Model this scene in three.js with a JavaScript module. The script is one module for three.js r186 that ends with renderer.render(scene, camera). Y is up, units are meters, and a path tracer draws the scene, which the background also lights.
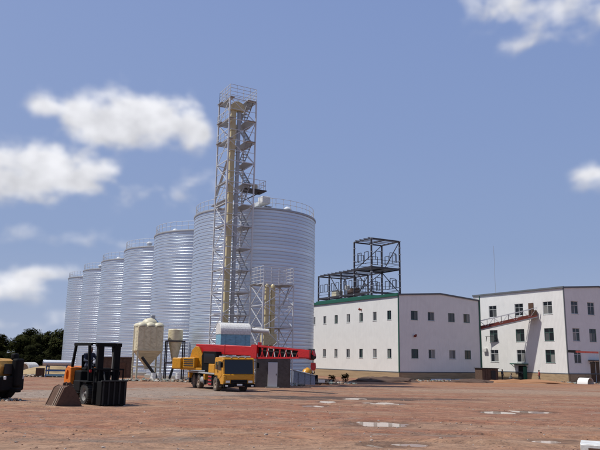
import * as THREE from 'three';
import { RoundedBoxGeometry } from 'three/addons/geometries/RoundedBoxGeometry.js';
import { mergeGeometries, toCreasedNormals } from 'three/addons/utils/BufferGeometryUtils.js';
import { ImprovedNoise } from 'three/addons/math/ImprovedNoise.js';
import { MarchingCubes } from 'three/addons/objects/MarchingCubes.js';

// ------------------------------------------------------------------ camera, sky, sun, exposure
const scene = new THREE.Scene();
const camera = new THREE.PerspectiveCamera(37.9, 4 / 3, 0.1, 9000);
camera.position.set(0, 3.1, 0);
camera.rotation.set(0.199, 0, 0.0167, 'YXZ');
const renderer = new THREE.WebGLRenderer({ antialias: true });
renderer.toneMapping = THREE.LinearToneMapping;
renderer.toneMappingExposure = 1;
renderer.shadowMap.enabled = true;

const SUN = new THREE.Vector3(-1.40, 2.30, -0.454).normalize();
const sun = new THREE.DirectionalLight(new THREE.Color(1, 0.965, 0.895), 4.6);
sun.position.copy(SUN).multiplyScalar(300); sun.target.position.set(0, 0, -70);
sun.castShadow = true; sun.shadow.radius = 1.6; sun.shadow.mapSize.set(4096, 4096);
Object.assign(sun.shadow.camera, { left: -130, right: 130, top: 130, bottom: -130, near: 10, far: 700 });
scene.add(sun, sun.target);

const perlin = new ImprovedNoise();
const N3 = (x, y, z) => perlin.noise(x, y, z);
const fbm = (x, y, z, o = 4) => { let s = 0, a = 0.5, f = 1; for (let i = 0; i < o; i++) { s += a * N3(x * f + i * 17.3, y * f + i * 5.1, z * f + i * 9.7); a *= 0.5; f *= 2.03; } return s; };
function rng(seed) { let s = seed >>> 0; return () => { s = (s + 0x6D2B79F5) >>> 0; let t = s; t = Math.imul(t ^ (t >>> 15), t | 1); t ^= t + Math.imul(t ^ (t >>> 7), t | 61); return ((t ^ (t >>> 14)) >>> 0) / 4294967296; }; }
const lin = (c) => (c /= 255, c <= 0.04045 ? c / 12.92 : Math.pow((c + 0.055) / 1.055, 2.4));
const smooth = (a, b, x) => { const t = Math.min(1, Math.max(0, (x - a) / (b - a))); return t * t * (3 - 2 * t); };
const mix = (a, b, t) => a + (b - a) * t;

{ // sky: blue air paling to the horizon, fair-weather clouds [azimuth, elevation, half width, half height, weight] in degrees
  const W = 2048, H = 1024, data = new Float32Array(W * H * 4);
  const stops = [[-90, 150, 140, 132], [-1, 170, 180, 200], [0, 170, 181, 204], [4, 153, 170, 201], [9, 139, 160, 198], [18, 131, 153, 197], [30, 122, 145, 194], [50, 106, 131, 184], [90, 92, 118, 172]];
  const clouds = [[-14, 19.6, 4.7, 2.3, 1.05], [-18, 18.9, 3.4, 1.9, 1], [-10.4, 19.2, 2.0, 1.8, 0.85], [-22.0, 19.9, 1.8, 1.2, 0.75],
    [-23.9, 14.1, 3.6, 2.2, 1.05], [-20.6, 14.6, 3.4, 2.1, 1], [-17.4, 15.2, 1.5, 1.2, 0.75], [-27.5, 13.4, 3.6, 2.1, 0.9],
    [-23.4, 5.0, 2.6, 1.1, 0.85], [-26, 4.8, 2.2, 1.2, 0.8], [-21.3, 6.4, 2.6, 0.7, 0.6], [-23.9, 2.3, 1.6, 0.6, 0.6], [-19.5, 3.0, 1.8, 0.5, 0.45],
    [24.6, 28.4, 5.8, 2.3, 0.62], [18.2, 28.9, 3.4, 1.9, 0.50], [21.6, 25.7, 3.6, 1.0, 0.50], [28, 26.5, 4, 1.4, 0.5], [25.4, 14.4, 2.4, 1.1, 0.72],
    [-13.3, 13.4, 5, 1.5, 0.40], [-9.5, 14.6, 3, 1.2, 0.36], [-17, 9.2, 4.5, 1.0, 0.36], [-19, 2.0, 5, 0.9, 0.42], [-25, 9.5, 4, 0.9, 0.34]];
  const rr = rng(77);
  for (let i = 0; i < 34; i++) { // the same kind of clouds all round
    const az = 40 + rr() * 280, el = 5 + rr() * rr() * 50, s = 2 + rr() * 4;
    for (let k = 0; k < 3; k++) clouds.push([(az + (rr() - 0.5) * 3 * s + 180) % 360 - 180, el + (rr() - 0.5) * s * 0.5, s * (0.6 + rr() * 0.6), s * (0.3 + rr() * 0.2), 0.55 + rr() * 0.5]);
  }
  for (let j = 0; j < H; j++) {
    const th = ((j + 0.5) / H - 0.5) * Math.PI, el = th * 180 / Math.PI, ce = Math.cos(th);
    let k = 0; while (k < stops.length - 2 && el > stops[k + 1][0]) k++;
    const t = Math.min(1, Math.max(0, (el - stops[k][0]) / (stops[k + 1][0] - stops[k][0])));
    const base = [1, 2, 3].map((c) => mix(lin(stops[k][c]), lin(stops[k + 1][c]), t));
    const near = clouds.filter((c) => Math.abs(c[1] - el) < c[3] * 2.4);
    for (let i = 0; i < W; i++) {
      const ph = ((i + 0.5) / W - 0.5) * 2 * Math.PI, x = Math.cos(ph) * ce, y = Math.sin(th), z = Math.sin(ph) * ce;
      const cosS = x * SUN.x + y * SUN.y + z * SUN.z;
      const glow = 0.10 * Math.exp(-(1 - cosS) * 3) + 0.25 * Math.exp(-(1 - cosS) * 22);
      let r = base[0] + glow, g = base[1] + glow * 0.97, b = base[2] + glow * 0.9;
      if (el > 0 && near.length) {
        const az = Math.atan2(x, -z) * 180 / Math.PI; let m = 0, low = 0, ws = 1e-6;
        for (const c of near) {
          let da = az - c[0]; if (da > 180) da -= 360; if (da < -180) da += 360; da *= ce;
          const q = (da / c[2]) ** 2, v = (el - c[1]) / c[3], e = c[4] * Math.exp(-(q * q * 0.55 + q * 0.35 + v * v * (v < 0 ? 0.95 : 0.75)));
          m = Math.max(m, e) + 0.25 * Math.min(m, e); low += e * v; ws += e;
        }
        if (m > 0.03) {
          const wx = 0.02 * fbm(x * 14 + 2, y * 14, z * 14, 3), wy = 0.016 * fbm(x * 14 - 6, y * 14, z * 14 + 3, 3), n = fbm((x + wx) * 24, (y + wy) * 34, (z + wx) * 24, 7), n2 = fbm(x * 9 + 4, y * 13, z * 9, 3);
          const d = smooth(0.20, 0.98, m + n * 0.85 + n2 * 0.30) * Math.min(1, m * 1.9);
          const v = Math.max(-1, Math.min(1, low / ws)), lit = 0.80 + 0.13 * v + 0.30 * fbm(x * 30 + 7, y * 40 - 0.03, z * 30, 4);
          const cr = Math.min(0.95, Math.max(0.52, lit)), o = d * 0.95;
          r = mix(r, cr * 0.985, o); g = mix(g, cr * 0.99, o); b = mix(b, cr * 1.01 + 0.02, o);
        }
      }
      const p = (j * W + i) * 4; data[p] = r; data[p + 1] = g; data[p + 2] = b; data[p + 3] = 1;
    }
  }
  const tex = new THREE.DataTexture(data, W, H, THREE.RGBAFormat, THREE.FloatType);
  tex.mapping = THREE.EquirectangularReflectionMapping; tex.magFilter = tex.minFilter = THREE.LinearFilter; tex.wrapS = THREE.RepeatWrapping; tex.needsUpdate = true;
  scene.background = tex; scene.environment = tex;
}

// ------------------------------------------------------------------ helpers
const V = (x, y, z) => new THREE.Vector3(x, y, z);
const taken = new Map();
const numbered = (n) => { const k = taken.get(n) ?? 0; taken.set(n, k + 1); return k ? `${n}_${String(k).padStart(3, '0')}` : n; };
const shade = (o) => { o.castShadow = o.receiveShadow = true; return o; };
function thing(name, label, category, [x, y, z] = [0, 0, 0], turn = 0, group) {
  const o = new THREE.Group(); o.name = numbered(name); o.position.set(x, y, z); o.rotation.y = turn; scene.add(o);
  o.userData = { label, category }; if (group) o.userData.group = group; return o;
}
function part(name, geo, m, parent, at) { const o = shade(new THREE.Mesh(geo, m)); o.name = name; if (at) o.position.set(...at); parent.add(o); return o; }
function solo(name, geo, m, label, category, at, turn = 0, group) {
  const o = shade(new THREE.Mesh(geo, m)); o.name = numbered(name); o.position.set(...at); o.rotation.y = turn; scene.add(o);
  o.userData = { label, category }; if (group) o.userData.group = group; return o;
}
function setting(name, geo, m) { const o = shade(new THREE.Mesh(geo, m)); o.name = numbered(name); o.userData.kind = 'structure'; scene.add(o); return o; }
function grp(name, parent, [x, y, z] = [0, 0, 0], turn = 0) { const o = new THREE.Group(); o.name = name; o.position.set(x, y, z); o.rotation.y = turn; parent.add(o); return o; }
const UNIT = new THREE.BoxGeometry(1, 1, 1), ROD = new THREE.CylinderGeometry(1, 1, 1, 12);
const ZAX = V(0, 0, 1), YAX = V(0, 1, 0);
function bar(name, parent, p, q, w, h, m) { // a straight steel section between two points
  const a = V(...p), b = V(...q), d = b.clone().sub(a), o = part(name, UNIT, m, parent);
  o.position.copy(a).add(b).multiplyScalar(0.5); o.scale.set(w, h, d.length());
  const z = d.normalize(), up = Math.abs(z.y) > 0.98 ? V(1, 0, 0) : YAX, x = up.clone().cross(z).normalize(), y = z.clone().cross(x);
  o.quaternion.setFromRotationMatrix(new THREE.Matrix4().makeBasis(x, y, z)); return o;
}
function rod(name, parent, p, q, r, m) {
  const a = V(...p), b = V(...q), d = b.clone().sub(a), o = part(name, ROD, m, parent);
  o.position.copy(a).add(b).multiplyScalar(0.5); o.scale.set(r, d.length(), r); o.quaternion.setFromUnitVectors(YAX, d.normalize()); return o;
}
const rbox = (w, h, d, r = 0.02) => new RoundedBoxGeometry(w, h, d, 2, Math.min(r, w / 2.1, h / 2.1, d / 2.1));
const box = (name, parent, c, s, m, r = 0.02) => part(name, rbox(...s, r), m, parent, c);
const boxG = (c, s, r = 0.012) => rbox(...s, r).translate(...c);
const barG = (p, q, w, h) => { const a = V(...p), b = V(...q), d = b.clone().sub(a), L = d.length(), z = d.normalize(), up = Math.abs(z.y) > 0.98 ? V(1, 0, 0) : YAX, x = up.clone().cross(z).normalize(), y = z.clone().cross(x);
  return new THREE.BoxGeometry(w, h, L).applyMatrix4(new THREE.Matrix4().makeBasis(x, y, z).setPosition(a.add(b).multiplyScalar(0.5))); };
const lathe = (pts, n = 48, crease = 0.6) => toCreasedNormals(new THREE.LatheGeometry(pts.map((p) => new THREE.Vector2(...p)), n), crease);
function extr(pts, depth, bevel = 0.01, holes = []) {
  const s = new THREE.Shape(pts.map((p) => new THREE.Vector2(...p)));
  for (const h of holes) s.holes.push(new THREE.Path(h.map((p) => new THREE.Vector2(...p))));
  return new THREE.ExtrudeGeometry(s, { depth, bevelEnabled: bevel > 0, bevelThickness: bevel, bevelSize: bevel, bevelSegments: 1, curveSegments: 12 });
}
const rect = (cx, cy, w, h) => [[cx - w / 2, cy - h / 2], [cx - w / 2, cy + h / 2], [cx + w / 2, cy + h / 2], [cx + w / 2, cy - h / 2]];

// textures: grain and wear only
function tex(size, fn, srgb = true, rep = [1, 1]) {
  const d = new Uint8Array(size * size * 4);
  for (let j = 0; j < size; j++) for (let i = 0; i < size; i++) { const c = fn(i / size, j / size), p = (j * size + i) * 4; d[p] = c[0]; d[p + 1] = c[1]; d[p + 2] = c[2]; d[p + 3] = 255; }
  const t = new THREE.DataTexture(d, size, size); t.wrapS = t.wrapT = THREE.RepeatWrapping; t.magFilter = THREE.LinearFilter; t.minFilter = THREE.LinearMipmapLinearFilter; t.generateMipmaps = true;
  if (srgb) t.colorSpace = THREE.SRGBColorSpace; t.repeat.set(...rep); t.needsUpdate = true; return t;
}
const cl = (v) => Math.max(0, Math.min(255, v));
const tileN = (u, v, f, o = 4, s = 0) => { // noise that tiles: on a torus
  const a = u * 2 * Math.PI, b = v * 2 * Math.PI, R = f / (2 * Math.PI);
  return fbm(Math.cos(a) * R + s, Math.sin(a) * R + Math.cos(b) * R * 1.3, Math.sin(b) * R * 1.3 + s * 2, o);
};
const mat = (c, roughness = 0.7, metalness = 0, extra = {}) => new THREE.MeshStandardMaterial({ color: Array.isArray(c) ? new THREE.Color().setRGB(...c) : c, roughness, metalness, ...extra });
const wearTex = tex(512, (u, v) => { const n = tileN(u, v, 9, 5), s = tileN(u, v, 30, 3, 3); const k = 238 + n * 30 + s * 22, dirt = smooth(-0.1, 0.45, tileN(u, v, 11, 4, 14) + s * 0.5) * 26; return [cl(k - dirt), cl(k - 1 - dirt * 1.15), cl(k - 3 - dirt * 1.3)]; });
const grimeTex = tex(512, (u, v) => { const n = tileN(u, v, 6, 5, 8), st = tileN(u, v * 0.12, 40, 2, 5); const k = 245 + n * 9 + st * 6; return [cl(k), cl(k - 1), cl(k - 4)]; }, true, [1 / 9, 1 / 9]);
const ribTex = tex(256, (u) => { const p = (u * 4) % 1; const k = p < 0.14 ? 255 : p < 0.2 ? 255 * (1 - (p - 0.14) / 0.06) : p > 0.94 ? 255 * (p - 0.94) / 0.06 : 0; return [k, k, k]; }, false, [1, 1]);
const roughNoise = tex(256, (u, v) => { const k = 150 + tileN(u, v, 12, 4, 2) * 130; return [cl(k), cl(k), cl(k)]; }, false);

const M = {
  sheet: mat([0.80, 0.80, 0.79], 0.5, 0, { map: grimeTex, bumpMap: ribTex, bumpScale: 0.02 }),
  roofSheet: mat([0.55, 0.57, 0.60], 0.5, 0.1), trimGreen: mat([0.012, 0.095, 0.062], 0.5), trimGrey: mat([0.10, 0.11, 0.12], 0.6),
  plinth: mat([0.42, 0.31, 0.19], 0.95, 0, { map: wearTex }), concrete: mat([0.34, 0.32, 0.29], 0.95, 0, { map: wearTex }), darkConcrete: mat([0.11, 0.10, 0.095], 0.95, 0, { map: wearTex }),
  frameWhite: mat([0.55, 0.57, 0.56], 0.5), frameGreen: mat([0.06, 0.13, 0.11], 0.5), dark: mat([0.012, 0.012, 0.013], 0.7), interior: mat([0.22, 0.21, 0.20], 0.95),
  glass: new THREE.MeshPhysicalMaterial({ color: new THREE.Color().setRGB(0.62, 0.68, 0.68), roughness: 0.03, transmission: 1, thickness: 0, ior: 1.5 }),
  dusty: mat([0.08, 0.085, 0.085], 0.2), dustyPale: mat([0.20, 0.20, 0.19], 0.35), darkGlass: mat([0.012, 0.015, 0.018], 0.04),
  frameSteel: mat([0.050, 0.046, 0.056], 0.6, 0.2, { map: wearTex }), galv: mat([0.50, 0.52, 0.54], 0.42, 0.75), galvDull: mat([0.36, 0.37, 0.385], 0.55, 0.6), paleSteel: mat([0.55, 0.565, 0.58], 0.55, 0.25),
  cream: mat([0.74, 0.67, 0.46], 0.45, 0, { map: wearTex }), creamPale: mat([0.66, 0.62, 0.46], 0.5, 0, { map: wearTex }), ductYellow: mat([0.60, 0.52, 0.31], 0.45, 0.1, { map: wearTex }),
  yellow: mat([0.66, 0.30, 0.012], 0.38, 0, { map: wearTex }), oldYellow: mat([0.46, 0.24, 0.045], 0.7, 0, { map: wearTex }), red: mat([0.58, 0.020, 0.022], 0.38, 0, { map: wearTex }), paleRed: mat([0.48, 0.10, 0.075], 0.55), rustRed: mat([0.24, 0.055, 0.038], 0.85, 0, { map: wearTex }),
  orange: mat([0.78, 0.20, 0.010], 0.45, 0, { map: wearTex }), black: new THREE.MeshPhysicalMaterial({ color: new THREE.Color().setRGB(0.006, 0.006, 0.0065), roughness: 0.8, specularIntensity: 0.4, map: wearTex }), chassis: mat([0.016, 0.016, 0.016], 0.85), deck: mat([0.42, 0.42, 0.42], 0.6, 0.2, { map: wearTex }),
  tyre: mat([0.028, 0.026, 0.024], 0.95), dustTyre: mat([0.11, 0.085, 0.065], 0.98), rimDust: mat([0.34, 0.26, 0.20], 0.9, 0, { map: wearTex }), rimGrey: mat([0.20, 0.19, 0.18], 0.8),
  blue: mat([0.20, 0.42, 0.56], 0.5, 0, { map: wearTex }), deepBlue: mat([0.03, 0.10, 0.26], 0.55), white: mat([0.72, 0.72, 0.70], 0.55, 0, { map: wearTex }), plainWhite: mat([0.74, 0.74, 0.71], 0.5),
  rust: mat([0.115, 0.062, 0.040], 0.9, 0.1, { map: wearTex }), brown: mat([0.115, 0.070, 0.050], 0.9, 0, { map: wearTex }), tarp: mat([0.30, 0.36, 0.46], 0.6, 0, { map: wearTex }), lampGlass: mat([0.75, 0.75, 0.70], 0.15),
};
const silverMats = [[0.575, 0.645, 0.725, 0.40], [0.545, 0.618, 0.70, 0.44], [0.605, 0.673, 0.75, 0.37]].map(([r, g, b, k]) => {
  const t = roughNoise.clone(); t.repeat.set(30, 0.5); t.needsUpdate = true;
  return mat([r, g, b], k, 0.72, { bumpMap: t, bumpScale: 0.004 });
});

// ------------------------------------------------------------------ ground
const KD = [-400, 0, 11, 26, 38, 50, 62, 75, 95, 5000], KH = [1.58, 1.58, 1.5, 1.21, 0.8, 0.46, 0.4, 0.25, 0, 0];
const PUDDLES = [[2.2, 18.4, 0.75, 0.62], [1.75, 13.3, 0.42, 0.34], [2.25, 13.45, 0.30, 0.24], [7.6, 24.9, 0.72, 0.6], [9.05, 25.7, 0.62, 0.5], [5.45, 14.5, 0.42, 0.30], [7.6, 21.3, 0.2, 0.18], [0.75, 27.8, 0.45, 0.5], [1.56, 33.5, 0.45, 0.7], [3.3, 40, 0.7, 0.9], [4.2, 32.6, 0.9, 0.7], [-11.9, 17.6, 0.3, 0.22]];
function g0(d) { let k = 0; while (k < KD.length - 2 && d > KD[k + 1]) k++; const t = Math.min(1, Math.max(0, (d - KD[k]) / (KD[k + 1] - KD[k]))); return mix(KH[k], KH[k + 1], t); }
const gs = (d) => (g0(d - 3) + g0(d - 1.5) + g0(d) + g0(d + 1.5) + g0(d + 3)) / 5;
function relief(x, d) {
  const far = 1 - smooth(55, 90, d);
  let h = 0.10 * fbm(x * 0.10, d * 0.16, 3.1, 3) + 0.035 * fbm(x * 0.55, d * 0.9, 7.7, 3);
  const w = d + 0.9 * Math.sin(x * 0.13 + 0.5) + x * 0.05; // wheel ruts running across
  for (const [c, a] of [[14.7, 0.05], [16.5, 0.055], [20.6, 0.05], [22.5, 0.045], [28.5, 0.07], [30.4, 0.07], [36.5, 0.08], [38.6, 0.08], [44, 0.08]]) { const e = (w - c) / 0.22; if (Math.abs(e) < 5) h += -a * Math.exp(-e * e) + a * 0.6 * (Math.exp(-((e - 1.9) ** 2)) + Math.exp(-((e + 1.9) ** 2))) * (0.6 + 0.8 * N3(x * 1.7, c, 0)); }
  return h * (0.3 + 0.7 * far);
}
function groundY(x, d) {
  let h = gs(d) + relief(x, d);
  for (const [px, pd, rx, rd] of PUDDLES) {
    const q = ((x - px) / rx) ** 2 + ((d - pd) / rd) ** 2; if (q > 10) continue;
    const lvl = gs(pd) - 0.01, k = smooth(9.5, 2.5, q), edge = 3.2 * fbm(x * 1.5 + px, d * 1.5, px, 4);
    h = mix(h, lvl + 0.016 * Math.max(-2, Math.min(1.6, q - 0.9 + edge)), k);
  }
  return h;
}
{
  const xs = [], ds = [];
  for (let x = 0, s = 0.10; x < 4500; x += s) { xs.push(x); if (x > 7) s *= x < 60 ? 1.022 : 1.18; }
  const X = [...xs.slice(1).reverse().map((v) => -v), ...xs];
  for (let d = -300; d < 2; d += d < -20 ? 40 : 2) ds.push(d);
  for (let d = 4, s = 0.085; d < 4500; d += s) { ds.push(d); s *= d < 14 ? 1.002 : d < 60 ? 1.0105 : 1.08; }
  const nx = X.length, nd = ds.length, pos = new Float32Array(nx * nd * 3), col = new Float32Array(nx * nd * 3), uv = new Float32Array(nx * nd * 2), idx = [];
  for (let j = 0; j < nd; j++) for (let i = 0; i < nx; i++) {
    const x = X[i], d = ds[j], k = j * nx + i, h = groundY(x, d);
    pos.set([x, h, -d], k * 3); uv.set([x / 5.3, d / 5.3], k * 2);
    // soil: red-brown earth, tan dust, grey gravel, dark wet mud, as patches drawn out along the tracks
    const n = fbm(x * 0.055 + 3, d * 0.16, 1.3, 4), n2 = fbm(x * 0.20 + 0.4 * fbm(x * 0.3, d * 0.3, 2, 2), d * 0.52 + 9, 4.2, 5), n3 = fbm(x * 1.3, d * 1.7, 6.2, 4);
    let c = [0.29, 0.160, 0.104];
    const to = (t, q) => { q = Math.max(0, Math.min(1, q)); c = [mix(c[0], t[0], q), mix(c[1], t[1], q), mix(c[2], t[2], q)]; };
    to([0.34, 0.215, 0.14], smooth(-0.02, 0.22, n) * 0.85);
    to([0.25, 0.110, 0.066], smooth(0.03, 0.24, n2) * 0.75);
    to([0.32, 0.235, 0.175], smooth(0.02, 0.22, -n2 + n * 0.4) * 0.7);
    to([0.20, 0.13, 0.095], smooth(0.02, 0.26, n3) * 0.5); to([0.37, 0.255, 0.18], smooth(0.05, 0.28, -n3) * 0.4);
    to([0.32, 0.225, 0.16], smooth(17, 12, d) * (0.55 + n2) );
    const gravel = (cx, cd, rx, rd) => Math.exp(-(((x - cx) / rx) ** 2) - ((d - cd) / rd) ** 2);
    to([0.30, 0.265, 0.24], smooth(0.3, 0.75, gravel(-9, 46, 7, 13) + gravel(-15.5, 38, 4.5, 9) + n2 * 1.2 + n3 * 0.6));
    to([0.055, 0.046, 0.042], smooth(0.35, 0.8, gravel(2.0, 41, 7.5, 4.6) * 1.1 + n2 * 1.3 + n * 0.5) * 0.85);
    to([0.33, 0.27, 0.22], smooth(0.4, 0.9, gravel(22, 60, 16, 7) + n2 * 1.2 + n * 0.6) * 0.75);
    to([0.36, 0.20, 0.11], smooth(0.35, 0.8, gravel(24, 82, 30, 9) * 0.9 + n2 * 1.1) * 0.7);
    to([0.10, 0.12, 0.05], smooth(130, 210, d) * 0.9);
    for (const [px, pd, rx, rd] of PUDDLES) { const q = ((x - px) / rx) ** 2 + ((d - pd) / rd) ** 2; if (q < 4) to([0.12, 0.075, 0.05], smooth(3, 1.2, q + n3 * 1.5) * 0.7); }
    col.set([c[0] * 1.04, c[1] * 0.88, c[2] * 0.75], k * 3);
    if (i < nx - 1 && j < nd - 1) idx.push(k, k + 1, k + nx, k + 1, k + nx + 1, k + nx);
  }
  const geo = new THREE.BufferGeometry();
  geo.setAttribute('position', new THREE.BufferAttribute(pos, 3)); geo.setAttribute('color', new THREE.BufferAttribute(col, 3)); geo.setAttribute('uv', new THREE.BufferAttribute(uv, 2)); geo.setIndex(idx); geo.computeVertexNormals();
  const soil = tex(1024, (u, v) => { const n = tileN(u, v, 14, 5, 1), f = tileN(u, v, 90, 3, 6), s = tileN(u, v, 45, 2, 11); let k = 228 + n * 60 + f * 60; if (s > 0.24) k += 25; if (s < -0.2) k -= 60 * Math.min(1, (-0.2 - s) * 8); return [cl(k), cl(k - 1 + n * 8), cl(k - 3 + n * 14)]; });
  const clods = tex(1024, (u, v) => { const n = tileN(u, v, 22, 5, 4), f = tileN(u, v, 90, 3, 9), s = tileN(u, v, 45, 2, 11); const k = 120 + n * 150 + f * 70 + (s > 0.26 ? 60 : 0); return [cl(k), cl(k), cl(k)]; }, false);
  setting('ground', geo, new THREE.MeshStandardMaterial({ vertexColors: true, map: soil, bumpMap: clods, bumpScale: 0.055, roughness: 0.97 }));
  const water = mat([0.42, 0.31, 0.24], 0.05, 0);
  for (const [px, pd, rx, rd] of PUDDLES) {
    const o = setting('puddle', new THREE.CircleGeometry(1, 40).rotateX(-Math.PI / 2), water); o.scale.set(rx * 2.3, 1, rd * 2.3); o.position.set(px, gs(pd) - 0.01, -pd);
  }
}
const G = (x, d) => groundY(x, d);

// ------------------------------------------------------------------ site grid: local +x runs along B, local -z along A
const YA = 0.512, AX = [-Math.sin(YA), Math.cos(YA)], BX = [Math.cos(YA), Math.sin(YA)];
const site = ([x, d], a, b) => [x + AX[0] * a + BX[0] * b, d + AX[1] * a + BX[1] * b]; // -> [x, depth]

// ------------------------------------------------------------------ silos
const SR = 7.45, PITCH = 0.4, SBASE = 0.45, RINGS = 48, STOP = SBASE + PITCH * RINGS;
{
  const ring = lathe([[SR, 0], [SR + 0.007, 0.06], [SR + 0.011, 0.13], [SR + 0.011, 0.2], [SR + 0.007, 0.27], [SR, 0.325], [SR + 0.008, 0.335], [SR + 0.040, 0.345], [SR + 0.045, 0.372], [SR + 0.008, 0.388], [SR, PITCH]], 144, 0.5);
  const slab = lathe([[0.01, 0], [SR + 0.25, 0], [SR + 0.25, SBASE - 0.03], [SR + 0.2, SBASE], [0.01, SBASE]], 96);
  const roof = lathe([[SR + 0.10, 0], [SR + 0.10, 0.06], [SR - 0.2, 0.14], [0.6, 1.15], [0.6, 1.5], [0.01, 1.5]], 72, 0.3);
  const rim = lathe([[SR, -0.1], [SR + 0.10, -0.1], [SR + 0.12, 0.05], [SR + 0.10, 0.1], [SR - 0.05, 0.1]], 96);
  const rails = []; const RR = SR - 0.15;
  for (let k = 0; k < 48; k++) { const a = k / 48 * 2 * Math.PI, c = Math.cos(a) * RR, s = Math.sin(a) * RR; rails.push(new THREE.CylinderGeometry(0.028, 0.028, 1.15, 6).translate(c, 0.62, s)); }
  for (const y of [0.62, 1.18]) rails.push(new THREE.TorusGeometry(RR, 0.026, 6, 96).rotateX(Math.PI / 2).translate(0, y, 0));
  const rail = mergeGeometries(rails);
  const vent = lathe([[0.01, 0], [0.34, 0], [0.34, 0.5], [0.5, 0.52], [0.5, 0.62], [0.2, 0.9], [0.01, 0.95]], 20);
  const labels = ['huge galvanized steel silo standing directly behind the tall lattice tower', 'second silo of the row, partly hidden by the one behind the lattice tower', 'third silo of the row counting from the lattice tower, above the cream hopper', 'fourth silo of the row counting from the lattice tower, above the forklift mast', 'fifth silo of the row, next to last before the trees', 'last and smallest-looking silo of the row, beside the dark trees'];
  const r = rng(5);
  labels.forEach((label, i) => {
    const [x, d] = site([-5.6, 80], 16.15 * i, 0), s = thing('grain_silo', label, 'silo', [x, 0, -d], i * 0.7, 'row of steel grain silos');
    part('base_slab', slab, M.concrete, s);
    for (let k = 0; k < RINGS; k++) { const o = part('wall_ring', ring, silverMats[Math.floor(r() * 3)], s, [0, SBASE + k * PITCH, 0]); o.rotation.y = r() * 6.28; const q = 1 + (r() - 0.5) * 0.0012; o.scale.set(q, 1, q); }
    part('roof', roof, M.galvDull, s, [0, STOP + 0.02, 0]); part('rim_band', rim, M.galvDull, s, [0, STOP - 0.04, 0]); part('guard_rail', rail, M.paleSteel, s, [0, STOP + 0.1, 0]);
    for (let k = 0; k < 4; k++) { const a = k * 1.57 + 0.5; part('roof_vent', vent, M.paleSteel, s, [Math.cos(a) * 4.6, STOP + 0.45, Math.sin(a) * 4.6]); }
  });
  // catwalk and conveyor along the tops of the row
  const [cx, cd] = site([-5.6, 80], -2, 0);
  const c = thing('roof_conveyor', 'long conveyor and catwalk running over the tops of the silo row', 'conveyor', [cx, STOP + 1.55, -cd], YA);
  box('trough', c, [0, 0.35, -43], [0.7, 0.5, 86], M.paleSteel); box('catwalk', c, [0.9, 0.05, -43], [0.9, 0.06, 86], M.galvDull);
  for (let k = 0; k <= 40; k++) bar('post', c, [1.32, 0.08, -k * 2.15], [1.32, 1.15, -k * 2.15], 0.05, 0.05, M.paleSteel);
  bar('hand_rail', c, [1.32, 1.15, 0], [1.32, 1.15, -86], 0.05, 0.05, M.paleSteel); bar('hand_rail', c, [1.32, 0.62, 0], [1.32, 0.62, -86], 0.04, 0.04, M.paleSteel);
  box('drive_housing', c, [0, 0.55, 0.4], [1.1, 0.9, 1.3], M.white, 0.1); for (let k = 0; k < 6; k++) part('discharge_box', rbox(0.9, 0.9, 1.1, 0.12), M.white, c, [0, 0.2, -2 - 16.15 * k]);
}

// ------------------------------------------------------------------ elevator tower
function lattice(t, w, a, levels, leg, brace, m, extra = true) { // four legs with beams and braces, local x 0..w, z 0..-a
  const P = [[0, 0], [w, 0], [w, -a], [0, -a]], top = levels[levels.length - 1];
  for (const [x, z] of P) bar('leg', t, [x, 0, z], [x, top, z], leg, leg, m);
  for (let f = 0; f < 4; f++) {
    const p = P[f], q = P[(f + 1) % 4], mid = [(p[0] + q[0]) / 2, (p[1] + q[1]) / 2];
    for (let k = 0; k < levels.length; k++) {
      if (levels[k] > 0) bar('beam', t, [p[0], levels[k], p[1]], [q[0], levels[k], q[1]], brace * 1.1, brace * 1.3, m);
      if (k === levels.length - 1) continue;
      const y0 = levels[k], y1 = levels[k + 1], fl = (k + f) % 2;
      if (extra === 'k') { bar('brace', t, [p[0], y0, p[1]], [mid[0], y1, mid[1]], brace, brace, m); bar('brace', t, [q[0], y0, q[1]], [mid[0], y1, mid[1]], brace, brace, m); }
      else bar('brace', t, fl ? [p[0], y0, p[1]] : [q[0], y0, q[1]], fl ? [q[0], y1, q[1]] : [p[0], y1, p[1]], brace, brace, m);
      if (extra === 'x') bar('brace', t, fl ? [q[0], y0, q[1]] : [p[0], y0, p[1]], fl ? [p[0], y1, p[1]] : [q[0], y1, q[1]], brace, brace, m);
    }
  }
}
function handrail(t, pts, y, h, m, n = 4, k = 0.045, mids = [0.5]) {
  for (let i = 0; i < pts.length - 1; i++) {
    const [p, q] = [pts[i], pts[i + 1]];
    for (const f of [...mids, 1]) bar('hand_rail', t, [p[0], y + h * f, p[1]], [q[0], y + h * f, q[1]], k, k, m);
    for (let j = i ? 1 : 0; j <= n; j++) { const u = j / n, x = mix(p[0], q[0], u), z = mix(p[1], q[1], u); bar('rail_post', t, [x, y, z], [x, y + h, z], k, k, m); }
  }
}
function ladderFlight(t, p, q, w, m) { // sloping stair: two stringers and treads; runs along z
  for (const s of [-w / 2, w / 2]) bar('stair_stringer', t, [p[0] + s, p[1], p[2]], [q[0] + s, q[1], q[2]], 0.04, 0.16, m);
  const n = Math.round((q[1] - p[1]) / 0.24); const gs_ = [];
  for (let k = 1; k < n; k++) { const u = k / n; gs_.push(new THREE.BoxGeometry(w, 0.035, 0.2).translate(mix(p[0], q[0], u), mix(p[1], q[1], u), mix(p[2], q[2], u))); }
  part('stair_treads', mergeGeometries(gs_), m, t);
}
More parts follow.
